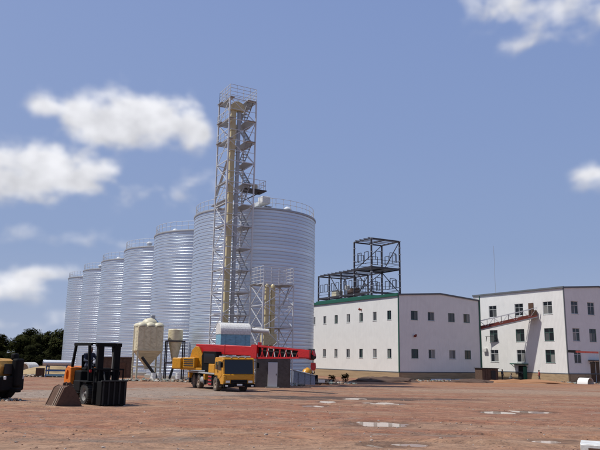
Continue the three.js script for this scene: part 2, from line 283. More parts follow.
{
  const F = [-7.45, 64], y0 = g0(64);
  const t = thing('elevator_tower', 'tall open lattice steel tower with cream elevator duct before the nearest silo', 'tower', [F[0], y0, -F[1]], YA);
  const W = 3.0, A = 2.9, T = 29.0, lv = []; for (let k = 0; k <= 13; k++) lv.push(T * k / 13);
  lattice(t, W, A, lv, 0.125, 0.056, M.paleSteel); for (let k = 0; k < 13; k++) for (const [x0, z0, x1, z1] of [[0, 0, W, 0], [0, 0, 0, -A]]) { const ym = (lv[k] + lv[k + 1]) / 2; bar('strut', t, [x0, ym, z0], [x1, ym, z1], 0.045, 0.045, M.paleSteel); }
  for (const [x, z] of [[0, 0], [W, 0], [W, -A], [0, -A]]) box('foot_plate', t, [x, 0.03, z], [0.5, 0.08, 0.5], M.galvDull);
  // decks with openings for the ducts
  for (let k = 1; k <= 13; k++) {
    const y = lv[k]; if (k % 2 === 0 && k < 12) { box('landing', t, [W - 0.55, y + 0.06, -A / 2], [1.0, 0.05, A - 0.2], M.galvDull, 0.01); continue; }
    box('landing', t, [W - 0.55, y + 0.06, -A / 2], [1.0, 0.05, A + (k > 10 ? 0.5 : -0.2)], M.galvDull, 0.01); box('landing', t, [0.2, y + 0.06, -A / 2], [0.5, 0.05, A + (k > 10 ? 0.5 : -0.2)], M.galvDull, 0.01);
  }
  for (const k of [11, 12, 13]) { box('deck_plate', t, [W / 2, lv[k] + 0.10, -A + 0.55], [W + 0.5, 0.06, 1.1], M.galvDull, 0.01); }
  handrail(t, [[0, -A], [0, 0], [W, 0], [W, -A], [0, -A]], T, 1.5, M.paleSteel, 4, 0.04, [0.25, 0.5, 0.75]);
  for (const k of [11, 12]) handrail(t, [[-0.05, -A - 0.2], [-0.05, 0.05]], lv[k], 1.05, M.paleSteel, 3, 0.04);
  for (let k = 0; k < 13; k++) { const f = k % 2; ladderFlight(t, [W - 0.55, lv[k] + 0.08, f ? -0.3 : -A + 0.3], [W - 0.55, lv[k + 1], f ? -A + 0.3 : -0.3], 0.6, M.galvDull); }
  for (const [x, z, w, m] of [[0.78, -0.85, 0.5, M.ductYellow], [1.45, -0.85, 0.34, M.galvDull]]) {
    part('duct', rbox(w, T - 1.2, w * 0.8, 0.02), m, t, [x, (T - 1.2) / 2 + 0.3, z]);
    for (let k = 1; k < 13; k++) part('duct_flange', rbox(w + 0.1, 0.07, w * 0.8 + 0.1, 0.01), m, t, [x, lv[k] - 1, z]);
  }
  const head = part('elevator_head', extr([[-0.75, 0], [0.75, 0], [0.75, 0.5], [0.5, 0.85], [0.1, 0.98], [-0.3, 0.9], [-0.75, 0.4]], 0.6, 0.03), M.ductYellow, t, [1.1, T - 1.0, -1.15]);
  part('boot', rbox(1.5, 1.0, 0.8, 0.05), M.ductYellow, t, [1.1, 0.6, -0.85]);
  // spout from the head down to the silo roof
  rod('spout', t, [1.9, T - 1.2, -1.0], [3.4, STOP + 1.3, -11.5], 0.16, M.galvDull);
  // landing toward the silo roof
  const ry = STOP + 0.2 - y0; box('bridge', t, [W - 0.5, ry, -A - 3.2], [1.0, 0.08, 6.4], M.galvDull, 0.01); handrail(t, [[W, -A], [W, -A - 6.4]], ry, 1.1, M.paleSteel, 5);
  box('landing_platform', t, [W + 1.1, ry + 0.6, -A + 0.4], [2.4, 0.12, 1.8], M.frameSteel, 0.02); handrail(t, [[W + 0.1, 0.4 - A + 0.8], [W + 2.2, 0.4 - A + 0.8], [W + 2.2, -A - 0.5]], ry + 0.66, 1.05, M.paleSteel, 3, 0.04);
  part('motor', lathe([[0.01, 0], [0.3, 0], [0.32, 0.1], [0.32, 0.55], [0.2, 0.66], [0.01, 0.7]], 18), M.creamPale, t, [W + 1.2, ry + 0.66, -A + 0.6]); bar('bracket', t, [W, ry - 0.6, -A + 0.4], [W + 1.9, ry + 0.55, -A + 0.4], 0.1, 0.1, M.frameSteel);
}
{ // the short twin-duct tower
  const F = [-3.35, 62], y0 = g0(62);
  const t = thing('bucket_elevator', 'short lattice steel frame with two cream elevator ducts and railed platform', 'tower', [F[0], y0, -F[1]], YA);
  const W = 3.25, A = 2.9, lv = [0, 2.75, 5.4, 7.5, 9.55];
  lattice(t, W, A, lv, 0.105, 0.058, M.paleSteel, 'x');
  handrail(t, [[0, -A], [0, 0], [W, 0], [W, -A], [0, -A]], 9.55, 1.65, M.paleSteel, 4, 0.045, [0.2, 0.4, 0.6, 0.8]);
  for (const y of [5.4, 9.55]) { box('platform', t, [W / 2 + 0.3, y + 0.06, -A + 0.7], [W + 0.9, 0.07, 1.4], M.galvDull, 0.01); box('platform', t, [W - 0.5, y + 0.06, -0.7], [1.0, 0.07, 1.4], M.galvDull, 0.01); }
  bar('bracket', t, [W + 0.7, 9.5, -A + 0.7], [W, 7.6, -A + 0.7], 0.09, 0.09, M.galvDull);
  for (const x of [0.75, 1.38]) {
    part('duct', rbox(0.38, 9.0, 0.34, 0.03), M.ductYellow, t, [x, 4.75, -0.75]); for (const y of [1.2, 2.6, 4.0, 5.2, 6.6, 8.0]) part('duct_flange', rbox(0.48, 0.08, 0.44, 0.01), M.ductYellow, t, [x, y, -0.75]);
    part('duct_cap', lathe([[0.01, 0.35], [0.12, 0.34], [0.22, 0.2], [0.24, 0]], 16), M.ductYellow, t, [x, 9.22, -0.75]);
  }
  part('transfer_box', rbox(1.4, 1.1, 0.8, 0.04), M.ductYellow, t, [1.05, 4.3, -0.8]); part('boot', rbox(1.5, 0.9, 0.7, 0.05), M.ductYellow, t, [1.05, 0.5, -0.75]);
}
{ // blue cleaner with a white barrel top, on its own stand
  const t = thing('grain_cleaner', 'pale blue box machine with white barrel roof between the two steel towers', 'machine', [-5.9, g0(60.3), -60.3], 0.35);
  for (const x of [-1.15, 1.15]) for (const z of [-0.8, 0.8]) bar('leg', t, [x, 0, z], [x, 3.5, z], 0.14, 0.14, M.galvDull);
  for (const z of [-0.8, 0.8]) { bar('brace', t, [-1.15, 0.3, z], [1.15, 3.3, z], 0.07, 0.07, M.galvDull); bar('beam', t, [-1.15, 1.7, z], [1.15, 1.7, z], 0.08, 0.08, M.galvDull); }
  part('body', rbox(2.75, 1.15, 1.9, 0.05), M.blue, t, [0, 4.05, 0]);
  const pts = [[-0.97, 0]]; for (let k = 0; k <= 12; k++) { const a = Math.PI - k / 12 * Math.PI; pts.push([Math.cos(a) * 0.97, 0.28 + Math.sin(a) * 0.72]); } pts.push([0.97, 0]);
  part('roof', extr(pts, 2.75, 0.03).rotateY(Math.PI / 2).translate(-1.375, 0, 0), M.white, t, [0, 4.62, 0]);
  rod('outlet_pipe', t, [1.35, 5.05, 0.3], [3.1, 4.95, 0.9], 0.22, M.white); for (const x of [-0.9, 0, 0.9]) bar('panel_rib', t, [x, 3.55, 0.96], [x, 4.58, 0.96], 0.05, 0.03, M.blue);
}
{ // pit house under the short tower
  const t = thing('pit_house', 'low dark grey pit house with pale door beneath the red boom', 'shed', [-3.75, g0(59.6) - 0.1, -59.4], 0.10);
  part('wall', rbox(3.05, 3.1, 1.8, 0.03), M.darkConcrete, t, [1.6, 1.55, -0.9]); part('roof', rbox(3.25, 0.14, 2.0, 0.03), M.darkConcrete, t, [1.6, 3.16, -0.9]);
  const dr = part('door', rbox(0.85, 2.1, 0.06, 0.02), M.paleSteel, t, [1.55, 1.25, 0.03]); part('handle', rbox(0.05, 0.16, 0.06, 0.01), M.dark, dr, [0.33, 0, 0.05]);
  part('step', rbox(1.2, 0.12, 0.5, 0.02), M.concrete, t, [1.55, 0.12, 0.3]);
}

// ------------------------------------------------------------------ buildings
const winCache = new Map();
function windowOn(parent, name, w, h, at, turn, r, transom) {
  const key = `${w},${h},${transom}`;
  if (!winCache.has(key)) {
    const b = 0.07, gs_ = [boxG([0, h / 2 - b / 2, 0], [w, b, 0.09]), boxG([0, -h / 2 + b / 2, 0], [w, b, 0.09]), boxG([-w / 2 + b / 2, 0, 0], [b, h - 2 * b, 0.09]), boxG([w / 2 - b / 2, 0, 0], [b, h - 2 * b, 0.09])];
    const ty = transom ? h * 0.17 : h / 2 - b; if (transom) gs_.push(boxG([0, ty, 0], [w - 2 * b, 0.06, 0.085]));
    gs_.push(boxG([0, (ty - h / 2 + b) / 2, 0.004], [0.06, ty + h / 2 - b, 0.085])); if (transom) gs_.push(boxG([0, (ty + h / 2 - b) / 2, 0.004], [0.05, h / 2 - b - ty, 0.085]));
    const panes = []; const lo = -h / 2 + b, hw = w / 2 - b;
    for (const s of [-1, 1]) { panes.push([s * hw / 2, (lo + ty) / 2, hw, ty - lo]); if (transom) panes.push([s * hw / 2, (ty + h / 2 - b) / 2, hw, h / 2 - b - ty]); }
    winCache.set(key, { frame: mergeGeometries(gs_), panes: panes.map(([x, y, pw, ph]) => [x, y, new THREE.BoxGeometry(pw, ph, 0.006)]) });
  }
  const c = winCache.get(key), o = part('window', c.frame, r() < 0.5 ? M.frameWhite : M.frameGreen, parent, at); o.rotation.y = turn;
  c.panes.forEach(([x, y, g], i) => { const k = r(), low = y < h * 0.1; const p = part('pane', g, low && k < 0.18 ? M.dustyPale : low && k < 0.5 ? M.dusty : M.darkGlass, o, [x, y, -0.01]); p.rotation.y = (r() - 0.5) * 0.02; });
  part('sill', boxG([0, -h / 2 - 0.03, 0.07], [w + 0.16, 0.06, 0.16]), M.frameWhite, o);
  return o;
}
function hall(o) { // gable-ended clad hall: local x along B, -z along A
  const t = thing(o.name, o.label, 'building', [o.at[0], 0, -o.at[1]], YA);
  const T = 0.22, r = rng(o.seed), L = o.len, W = o.wid, E = o.eave, R = o.ridge;
  const sideHoles = o.side.map(([a, y]) => rect(a, y, o.sw, o.sh)), endHoles = o.end.map(([b, y]) => rect(b, y, o.ew, o.eh));
  for (const d of o.sideDoors ?? []) sideHoles.push(rect(d[0], (o.base + d[2]) / 2, d[1], d[2] - o.base));
  for (const d of o.endDoors ?? []) endHoles.push(rect(d[0], (o.base + d[2]) / 2, d[1], d[2] - o.base));
  const fix = (pts, lo) => pts.map(([x, y]) => [x, Math.max(y, lo + 0.002)]);
  const toSide = new THREE.Matrix4().makeBasis(V(0, 0, -1), V(0, 1, 0), V(1, 0, 0));
  part('wall', extr([[0, o.base], [L, o.base], [L, E], [0, E]], T, 0, sideHoles.map((h) => fix(h, o.base))).applyMatrix4(toSide), M.sheet, t);
  part('wall', extr([[T, o.base], [W - T, o.base], [W - T, E], [W / 2, R], [T, E]], T, 0, endHoles.map((h) => fix(h, o.base))).translate(0, 0, -T), M.sheet, t);
  part('wall', extr([[0, o.base], [L, o.base], [L, E], [0, E]], T, 0).applyMatrix4(toSide).translate(W - T, 0, 0), M.sheet, t);
  part('wall', extr([[T, o.base], [W - T, o.base], [W - T, E], [W / 2, R], [T, E]], T, 0).translate(0, 0, -L), M.sheet, t);
  for (const f of o.floors) part('floor_slab', new THREE.BoxGeometry(W - 0.7, 0.25, L - 0.7).translate(W / 2, f, -L / 2), M.interior, t);
  part('core_wall', new THREE.BoxGeometry(0.2, E - 0.3, L - 0.8).translate(W * 0.45, E / 2, -L / 2), M.interior, t);
  // plinth in pieces so that door openings stay open
  const runs = (len, doors) => { let x = 0; const out = []; for (const d of [...doors].sort((p, q) => p[0] - q[0])) { out.push([x, d[0] - d[1] / 2]); x = d[0] + d[1] / 2; } out.push([x, len]); return out; };
  for (const [p, q] of runs(L, o.sideDoors ?? [])) part('plinth', new THREE.BoxGeometry(0.34, o.base + 0.4, q - p).translate(0.11, o.base / 2 - 0.2, -(p + q) / 2), o.plinth, t);
  for (const [p, q] of runs(W - 0.6, (o.endDoors ?? []).map((d) => [d[0] - 0.3, d[1], d[2]]))) part('plinth', new THREE.BoxGeometry(q - p, o.base + 0.4, 0.34).translate(0.3 + (p + q) / 2, o.base / 2 - 0.2, -0.11), o.plinth, t);
  part('plinth', new THREE.BoxGeometry(0.3, o.base + 0.4, L - 0.4).translate(W - 0.15, o.base / 2 - 0.2, -L / 2), o.plinth, t); part('plinth', new THREE.BoxGeometry(W - 0.9, o.base + 0.4, 0.3).translate(W / 2, o.base / 2 - 0.2, -L + 0.15), o.plinth, t);
  bar('flashing', t, [-0.02, o.base + 0.03, 0.06], [-0.02, o.base + 0.03, -L], 0.1, 0.14, M.trimGrey); bar('flashing', t, [0.05, o.base + 0.035, 0.02], [W, o.base + 0.035, 0.02], 0.1, 0.14, M.trimGrey);
  // roof
  const sl = Math.hypot(W / 2, R - E), an = Math.atan2(R - E, W / 2);
  for (const s of [-1, 1]) part('roof', new THREE.BoxGeometry(sl + 0.1, 0.1, L + 0.16).rotateZ(-s * an).translate(W / 2 + s * W / 4, (E + R) / 2 + 0.09, -L / 2), M.roofSheet, t);
  bar('gutter', t, [-0.10, E + 0.06, 0.12], [-0.10, E + 0.06, -L], 0.2, o.gut, o.trim);
  for (const [p, q] of [[[-0.1, E + 0.02, 0.07], [W / 2, R + 0.02, 0.07]], [[W / 2, R + 0.02, 0.07], [W + 0.1, E + 0.02, 0.07]]]) bar('barge_board', t, p, q, 0.12, 0.24, M.trimGrey);
  bar('corner_trim', t, [0, o.base, 0], [0, E - 0.02, 0], 0.14, 0.14, o.trim); bar('corner_trim', t, [W, o.base, 0], [W, E - 0.02, 0], 0.2, 0.2, o.trim);
  for (const [a, y] of o.side) windowOn(t, 'window', o.sw, o.sh, [0.10, y, -a], -Math.PI / 2, r, o.transom);
  for (const [b, y] of o.end) windowOn(t, 'window', o.ew, o.eh, [b, y, -0.10], 0, r, o.transom);
  return t;
}
const P1 = [14.7, 97], P2 = [40, 99];
{
  const side = [], end = [];
  for (let k = 0; k < 10; k++) { side.push([2.25 + 3.68 * k, 9.5]); side.push([2.3 + 3.68 * k, 3.86]); }
  for (const b of [2.95, 6.2, 10.25, 13.4]) { end.push([b, 9.48]); end.push([b, 3.88]); }
  const t = hall({ name: 'steel_clad_hall', label: 'long two-row-window white hall carrying the dark steel frame on its roof', at: P1, len: 38, wid: 16.1, eave: 12.4, ridge: 13.0, base: 1.17, side, end, sw: 0.95, sh: 1.35, ew: 1.3, eh: 1.35, floors: [1.0, 6.8], plinth: M.plinth, trim: M.trimGreen, gut: 0.42, seed: 11, transom: false });
  const lamp = (p, turn) => { const l = part('wall_lamp', rbox(0.16, 0.3, 0.16, 0.03), M.rustRed, t, p); l.rotation.y = turn; part('shade', lathe([[0.05, 0.25], [0.22, 0], [0.24, 0]], 14).rotateX(1.9), M.rustRed, l, [0, 0.05, 0.3]); part('bracket', barG([0, 0, 0], [0, 0.06, 0.4], 0.05, 0.05), M.dark, l); };
  lamp([-0.08, 10.7, -9.5], -Math.PI / 2); lamp([2.85, 6.45, 0.08], 0);
}
{
  const side = [], end = [];
  for (const y of [11.2, 7.12, 3.86]) { for (const a of [3.12, 8.8, 14.5]) side.push([a, y]); for (const b of [2.3, 6.1, 9.9, 13.7]) if (!(y < 5 && b > 5)) end.push([b, y]); }
  const doors = [[8.7, 1.75, 2.35]], ed = [[6.3, 2.6, 3.1]];
  const t = hall({ name: 'office_block', label: 'white three-storey block with tall windows and green door canopy', at: P2, len: 19, wid: 16.5, eave: 14.1, ridge: 14.75, base: 1.3, side, end, sw: 1.75, sh: 1.95, ew: 1.6, eh: 1.95, floors: [0.3, 5.3, 9.2], plinth: M.plinth, trim: M.trimGrey, gut: 0.26, seed: 23, transom: true, sideDoors: [...doors, [5.5, 0.9, 1.31]].slice(0, 1), endDoors: ed });
  bar('corner_trim', t, [0, 1.3, -17.45], [0, 14, -17.45], 0.14, 0.14, M.trimGreen);
  const cano = part('canopy', rbox(0.95, 0.16, 3.0, 0.03), M.trimGreen, t, [-0.5, 2.62, -8.9]); for (const z of [-1.3, 1.3]) part('bracket', barG([0.45, -0.55, z], [-0.35, -0.05, z], 0.06, 0.06), M.trimGreen, cano);
  const d1 = part('door', new THREE.BoxGeometry(0.05, 2.2, 0.85), M.dark, t, [0.15, 1.1, -9.12]); part('handle', rbox(0.08, 0.05, 0.2, 0.01), M.galv, d1, [-0.06, 0, 0.3]);
  part('door', new THREE.BoxGeometry(0.8, 2.2, 0.05).translate(0, 0, 0), M.trimGreen, t, [-0.45, 1.1, -7.75]);
  part('door', rbox(0.06, 2.1, 1.0, 0.01), M.rust, t, [-0.05, 11.1, -6.3]);
  const c2 = part('canopy', rbox(3.4, 0.2, 1.1, 0.03), M.trimGrey, t, [6.3, 3.35, 0.57]); for (const x of [-1.5, 1.5]) part('bracket', barG([x, -0.5, -0.5], [x, -0.06, 0.4], 0.06, 0.06), M.trimGrey, c2);
  for (const x of [5.7, 6.9]) part('door', rbox(1.15, 3.0, 0.06, 0.01), M.darkGlass, t, [x, 1.55, -0.14]); bar('door_post', t, [6.3, 0, -0.1], [6.3, 3.1, -0.1], 0.1, 0.1, M.frameWhite);
  const awn = part('loose_awning', mergeGeometries([barG([0, 0, 0.9], [-0.5, 0.1, -1.0], 0.5, 0.06), barG([-0.4, 0.05, -0.9], [-0.5, -0.75, -1.0], 0.08, 0.08), barG([-0.1, 0, 0.7], [0.1, -0.35, 0.7], 0.08, 0.08)]), M.dark, t, [-0.3, 6.95, -14.5]);
  part('air_conditioner', rbox(0.35, 0.6, 0.85, 0.04), M.white, t, [-0.25, 4.8, -16.4]);
}
{ // gallery from the hall to the office block
  const s = site(P1, 1.5, 16.1), e = site(P2, 5.2, -0.02), dx = e[0] - s[0], dd = e[1] - s[1], L = Math.hypot(dx, dd);
  const t = thing('conveyor_bridge', 'sloping red conveyor bridge with white rails between the two white buildings', 'conveyor', [s[0], 7.75, -s[1]], Math.atan2(dd, dx));
  const rise = 2.3, w = 0.75, y = (u) => rise * u;
  for (const z of [-w, w]) { bar('bottom_chord', t, [0, 0, z], [L, rise, z], 0.12, 0.22, M.rustRed); bar('walkway_edge', t, [0, -0.2, z], [L, rise - 0.2, z], 0.1, 0.14, M.galvDull); bar('top_chord', t, [0, 1.25, z], [L, rise + 1.25, z], 0.06, 0.07, M.paleSteel);
    const n = 9; for (let k = 0; k < n; k++) { const a = k / n, b = (k + 1) / n; bar('post', t, [L * a + 0.05, y(a), z], [L * a + 0.05, y(a) + 1.25, z], 0.05, 0.05, M.frameSteel); bar('brace', t, k % 2 ? [L * a, y(a) + 1.25, z] : [L * a, y(a), z], k % 2 ? [L * b, y(b), z] : [L * b, y(b) + 1.25, z], 0.045, 0.045, M.paleSteel); } }
  bar('deck', t, [0, -0.05, 0], [L, rise - 0.05, 0], 1.4, 0.08, M.galvDull); bar('belt_trough', t, [0, 0.28, 0], [L, rise + 0.28, 0], 0.6, 0.3, M.rustRed);
  box('head_box', t, [L - 0.4, rise + 0.45, 0], [0.7, 0.9, 0.8], M.rust, 0.04);
}
{ // steel frame on the hall roof
  const o = site(P1, 8.1, 1.0), yb = 12.55;
  const t = thing('rooftop_steel_frame', 'dark open steel frame with tall end bay on the hall roof', 'steel frame', [o[0], yb, -o[1]], YA);
  const m = M.frameSteel, W = 5.7, top = 9.65, mid = 4.95, S = 0.21;
  const post = (b, a, h) => { bar('post', t, [b, 0, -a], [b, h, -a], S, S, m); for (let y = 0.8; y < h; y += 1.1) bar('bolt_plate', t, [b, y, -a], [b, y + 0.14, -a], S + 0.1, S + 0.1, M.galvDull); };
  for (const a of [0, 4.9]) for (const b of [0, W]) post(b, a, top);
  for (const a of [9.0, 12.8, 16.4]) for (const b of [0, W]) post(b, a, mid + 0.1);
  const beam = (p, q, k = S) => bar('beam', t, p, q, k * 0.8, k, m);
  for (const y of [mid, top]) { for (const b of [0, W]) beam([b, y, 0], [b, y, -4.9]); for (const a of [0, 4.9]) beam([0, y, -a], [W, y, -a]); beam([W / 2, y, 0], [W / 2, y, -4.9], 0.18); }
  for (const b of [0, W]) beam([b, mid, -4.9], [b, mid, -16.4]); for (const a of [9.0, 12.8, 16.4]) beam([0, mid, -a], [W, mid, -a]);
  for (const b of [0, W]) beam([b, 0.9, 0], [b, 0.9, -16.4], 0.3); for (const a of [0, 4.9, 9.0, 12.8, 16.4]) beam([0, 0.9, -a], [W, 0.9, -a], 0.3);
  bar('kerb_beam', t, [-0.3, 0.25, 0.4], [-0.3, 0.25, -16.6], 0.2, 0.35, M.trimGreen); bar('kerb_beam', t, [-0.3, 0.25, 0.4], [W + 0.3, 0.25, 0.4], 0.2, 0.35, M.trimGreen);
  bar('brace', t, [0, 1, -0.1], [0, mid, -4.8], 0.1, 0.1, m); bar('brace', t, [0.1, 1, -4.9], [W, mid, -4.9], 0.1, 0.1, m); bar('brace', t, [W, mid, -4.8], [W, top, 0], 0.1, 0.1, m); bar('brace', t, [0, 1, -9], [0, mid, -12.8], 0.1, 0.1, m); bar('brace', t, [W, 1, 0], [W, mid, -4.9], 0.1, 0.1, m);
  bar('brace', t, [0.1, mid, -4.9], [W, top, -4.9], 0.1, 0.1, m); bar('brace', t, [W, 1, -12.8], [W, mid, -9], 0.1, 0.1, m);
  box('deck', t, [W / 2, mid + 0.17, -2.45], [W, 0.08, 4.7], m, 0.01);
  for (let k = 0; k < 4; k++) bar('purlin', t, [-0.3, top + 0.2, -0.6 - k * 1.2], [W + 0.5, top + 0.2, -0.6 - k * 1.2], 0.1, 0.14, M.galvDull); for (let k = 0; k < 9; k++) bar('purlin', t, [-0.2, mid + 0.2, -5.6 - k * 1.25], [W + 0.2, mid + 0.2, -5.6 - k * 1.25], 0.1, 0.14, M.galvDull);
  for (const y of [2.0, mid + 1.3]) { for (const x of [0, W]) for (const dy of [0, 1.0]) bar('rail', t, [x, y - dy * 0.5, 0], [x, y - dy * 0.5, y < 3 ? -16.4 : -4.9], 0.05, 0.05, m); for (const z of [0, -4.9]) for (const dy of [0, 1.0]) bar('rail', t, [0, y - dy * 0.5, z], [W, y - dy * 0.5, z], 0.05, 0.05, m); }
  // window frames bolted between the posts
  const fr = (p, q, y, h) => { bar('frame_bar', t, [p[0], y, p[1]], [q[0], y, q[1]], 0.08, 0.08, m); bar('frame_bar', t, [p[0], y + h, p[1]], [q[0], y + h, q[1]], 0.08, 0.08, m); bar('frame_bar', t, [p[0], y, p[1]], [p[0], y + h, p[1]], 0.08, 0.08, m); bar('frame_bar', t, [q[0], y, q[1]], [q[0], y + h, q[1]], 0.08, 0.08, m); };
  for (const y of [2.0, mid + 1.3]) { for (const z of [0, -4.9]) for (const x of [0.8, 3.7]) fr([x, z], [x + 1.1, z], y, 1.35); for (const x of [0, W]) for (const z of [-0.9, -2.9]) fr([x, z], [x, z - 1.1], y, 1.35); }
  for (const x of [0, W]) for (const z of [-5.6, -7.3, -9.7, -11.2, -13.4, -14.9]) fr([x, z], [x, z - 0.9], 2.0, 1.35);
  part('equipment_box', rbox(1.4, 1.2, 1.6, 0.05), M.creamPale, t, [2.2, 1.7, -13.6]); part('equipment_box', rbox(1.2, 1.3, 2.2, 0.05), M.brown, t, [2.6, 1.75, -9]); part('water_drum', lathe([[0.01, 0], [0.4, 0], [0.42, 0.1], [0.42, 0.7], [0.3, 0.85], [0.01, 0.88]], 20), M.white, t, [0.7, 1.9, -8.0]);
}
{ const t = thing('antenna_mast', 'thin grey mast rising from the office block roof', 'mast', [34.4, 14.3, -114.6]); rod('pole', t, [0, 0, 0], [0, 8.0, 0], 0.03, M.galvDull); rod('tip', t, [0, 8, 0], [0, 8.7, 0], 0.02, M.galvDull); box('base_plate', t, [0, 0.02, 0], [0.5, 0.06, 0.5], M.galvDull); }

// ------------------------------------------------------------------ wheels
function tyreG(r, w, rimR) { return lathe([[rimR, -w / 2 + 0.02], [r - 0.06, -w / 2], [r - 0.015, -w / 2 + 0.03], [r, -w / 2 + 0.07], [r, w / 2 - 0.07], [r - 0.015, w / 2 - 0.03], [r - 0.06, w / 2], [rimR, w / 2 - 0.02]], 36, 0.45).rotateX(Math.PI / 2); }
function rimG(rimR, w) { return lathe([[0.01, 0.03], [rimR * 0.25, 0.05], [rimR * 0.3, -0.02], [rimR * 0.75, -0.07], [rimR * 0.88, 0.0], [rimR, 0.03], [rimR, -w * 0.6]], 28, 0.4).rotateX(Math.PI / 2).translate(0, 0, w / 2 - 0.05); }
function lugsG(r, w, n) { const a = []; for (let k = 0; k < n; k++) { const t = k / n * 2 * Math.PI; a.push(new THREE.BoxGeometry(r * 0.09, 0.03, w * 0.9).translate(0, r + 0.004, 0).rotateZ(t)); } return mergeGeometries(a); }
const wheelCache = new Map();
function wheel(parent, at, r, w, rimR, tm, rm, side = 1) {
  const key = `${r},${w},${rimR}`; if (!wheelCache.has(key)) wheelCache.set(key, [mergeGeometries([tyreG(r, w, rimR).toNonIndexed(), lugsG(r, w, 30).toNonIndexed()].map((g) => { for (const k of Object.keys(g.attributes)) if (!['position', 'normal', 'uv'].includes(k)) g.deleteAttribute(k); return g; })), rimG(rimR, w)]);
  const [tg, rg] = wheelCache.get(key), o = grp('wheel', parent, at); part('tyre', tg, tm, o); const q = part('rim', rg, rm, o); if (side < 0) q.rotation.y = Math.PI; return o;
}

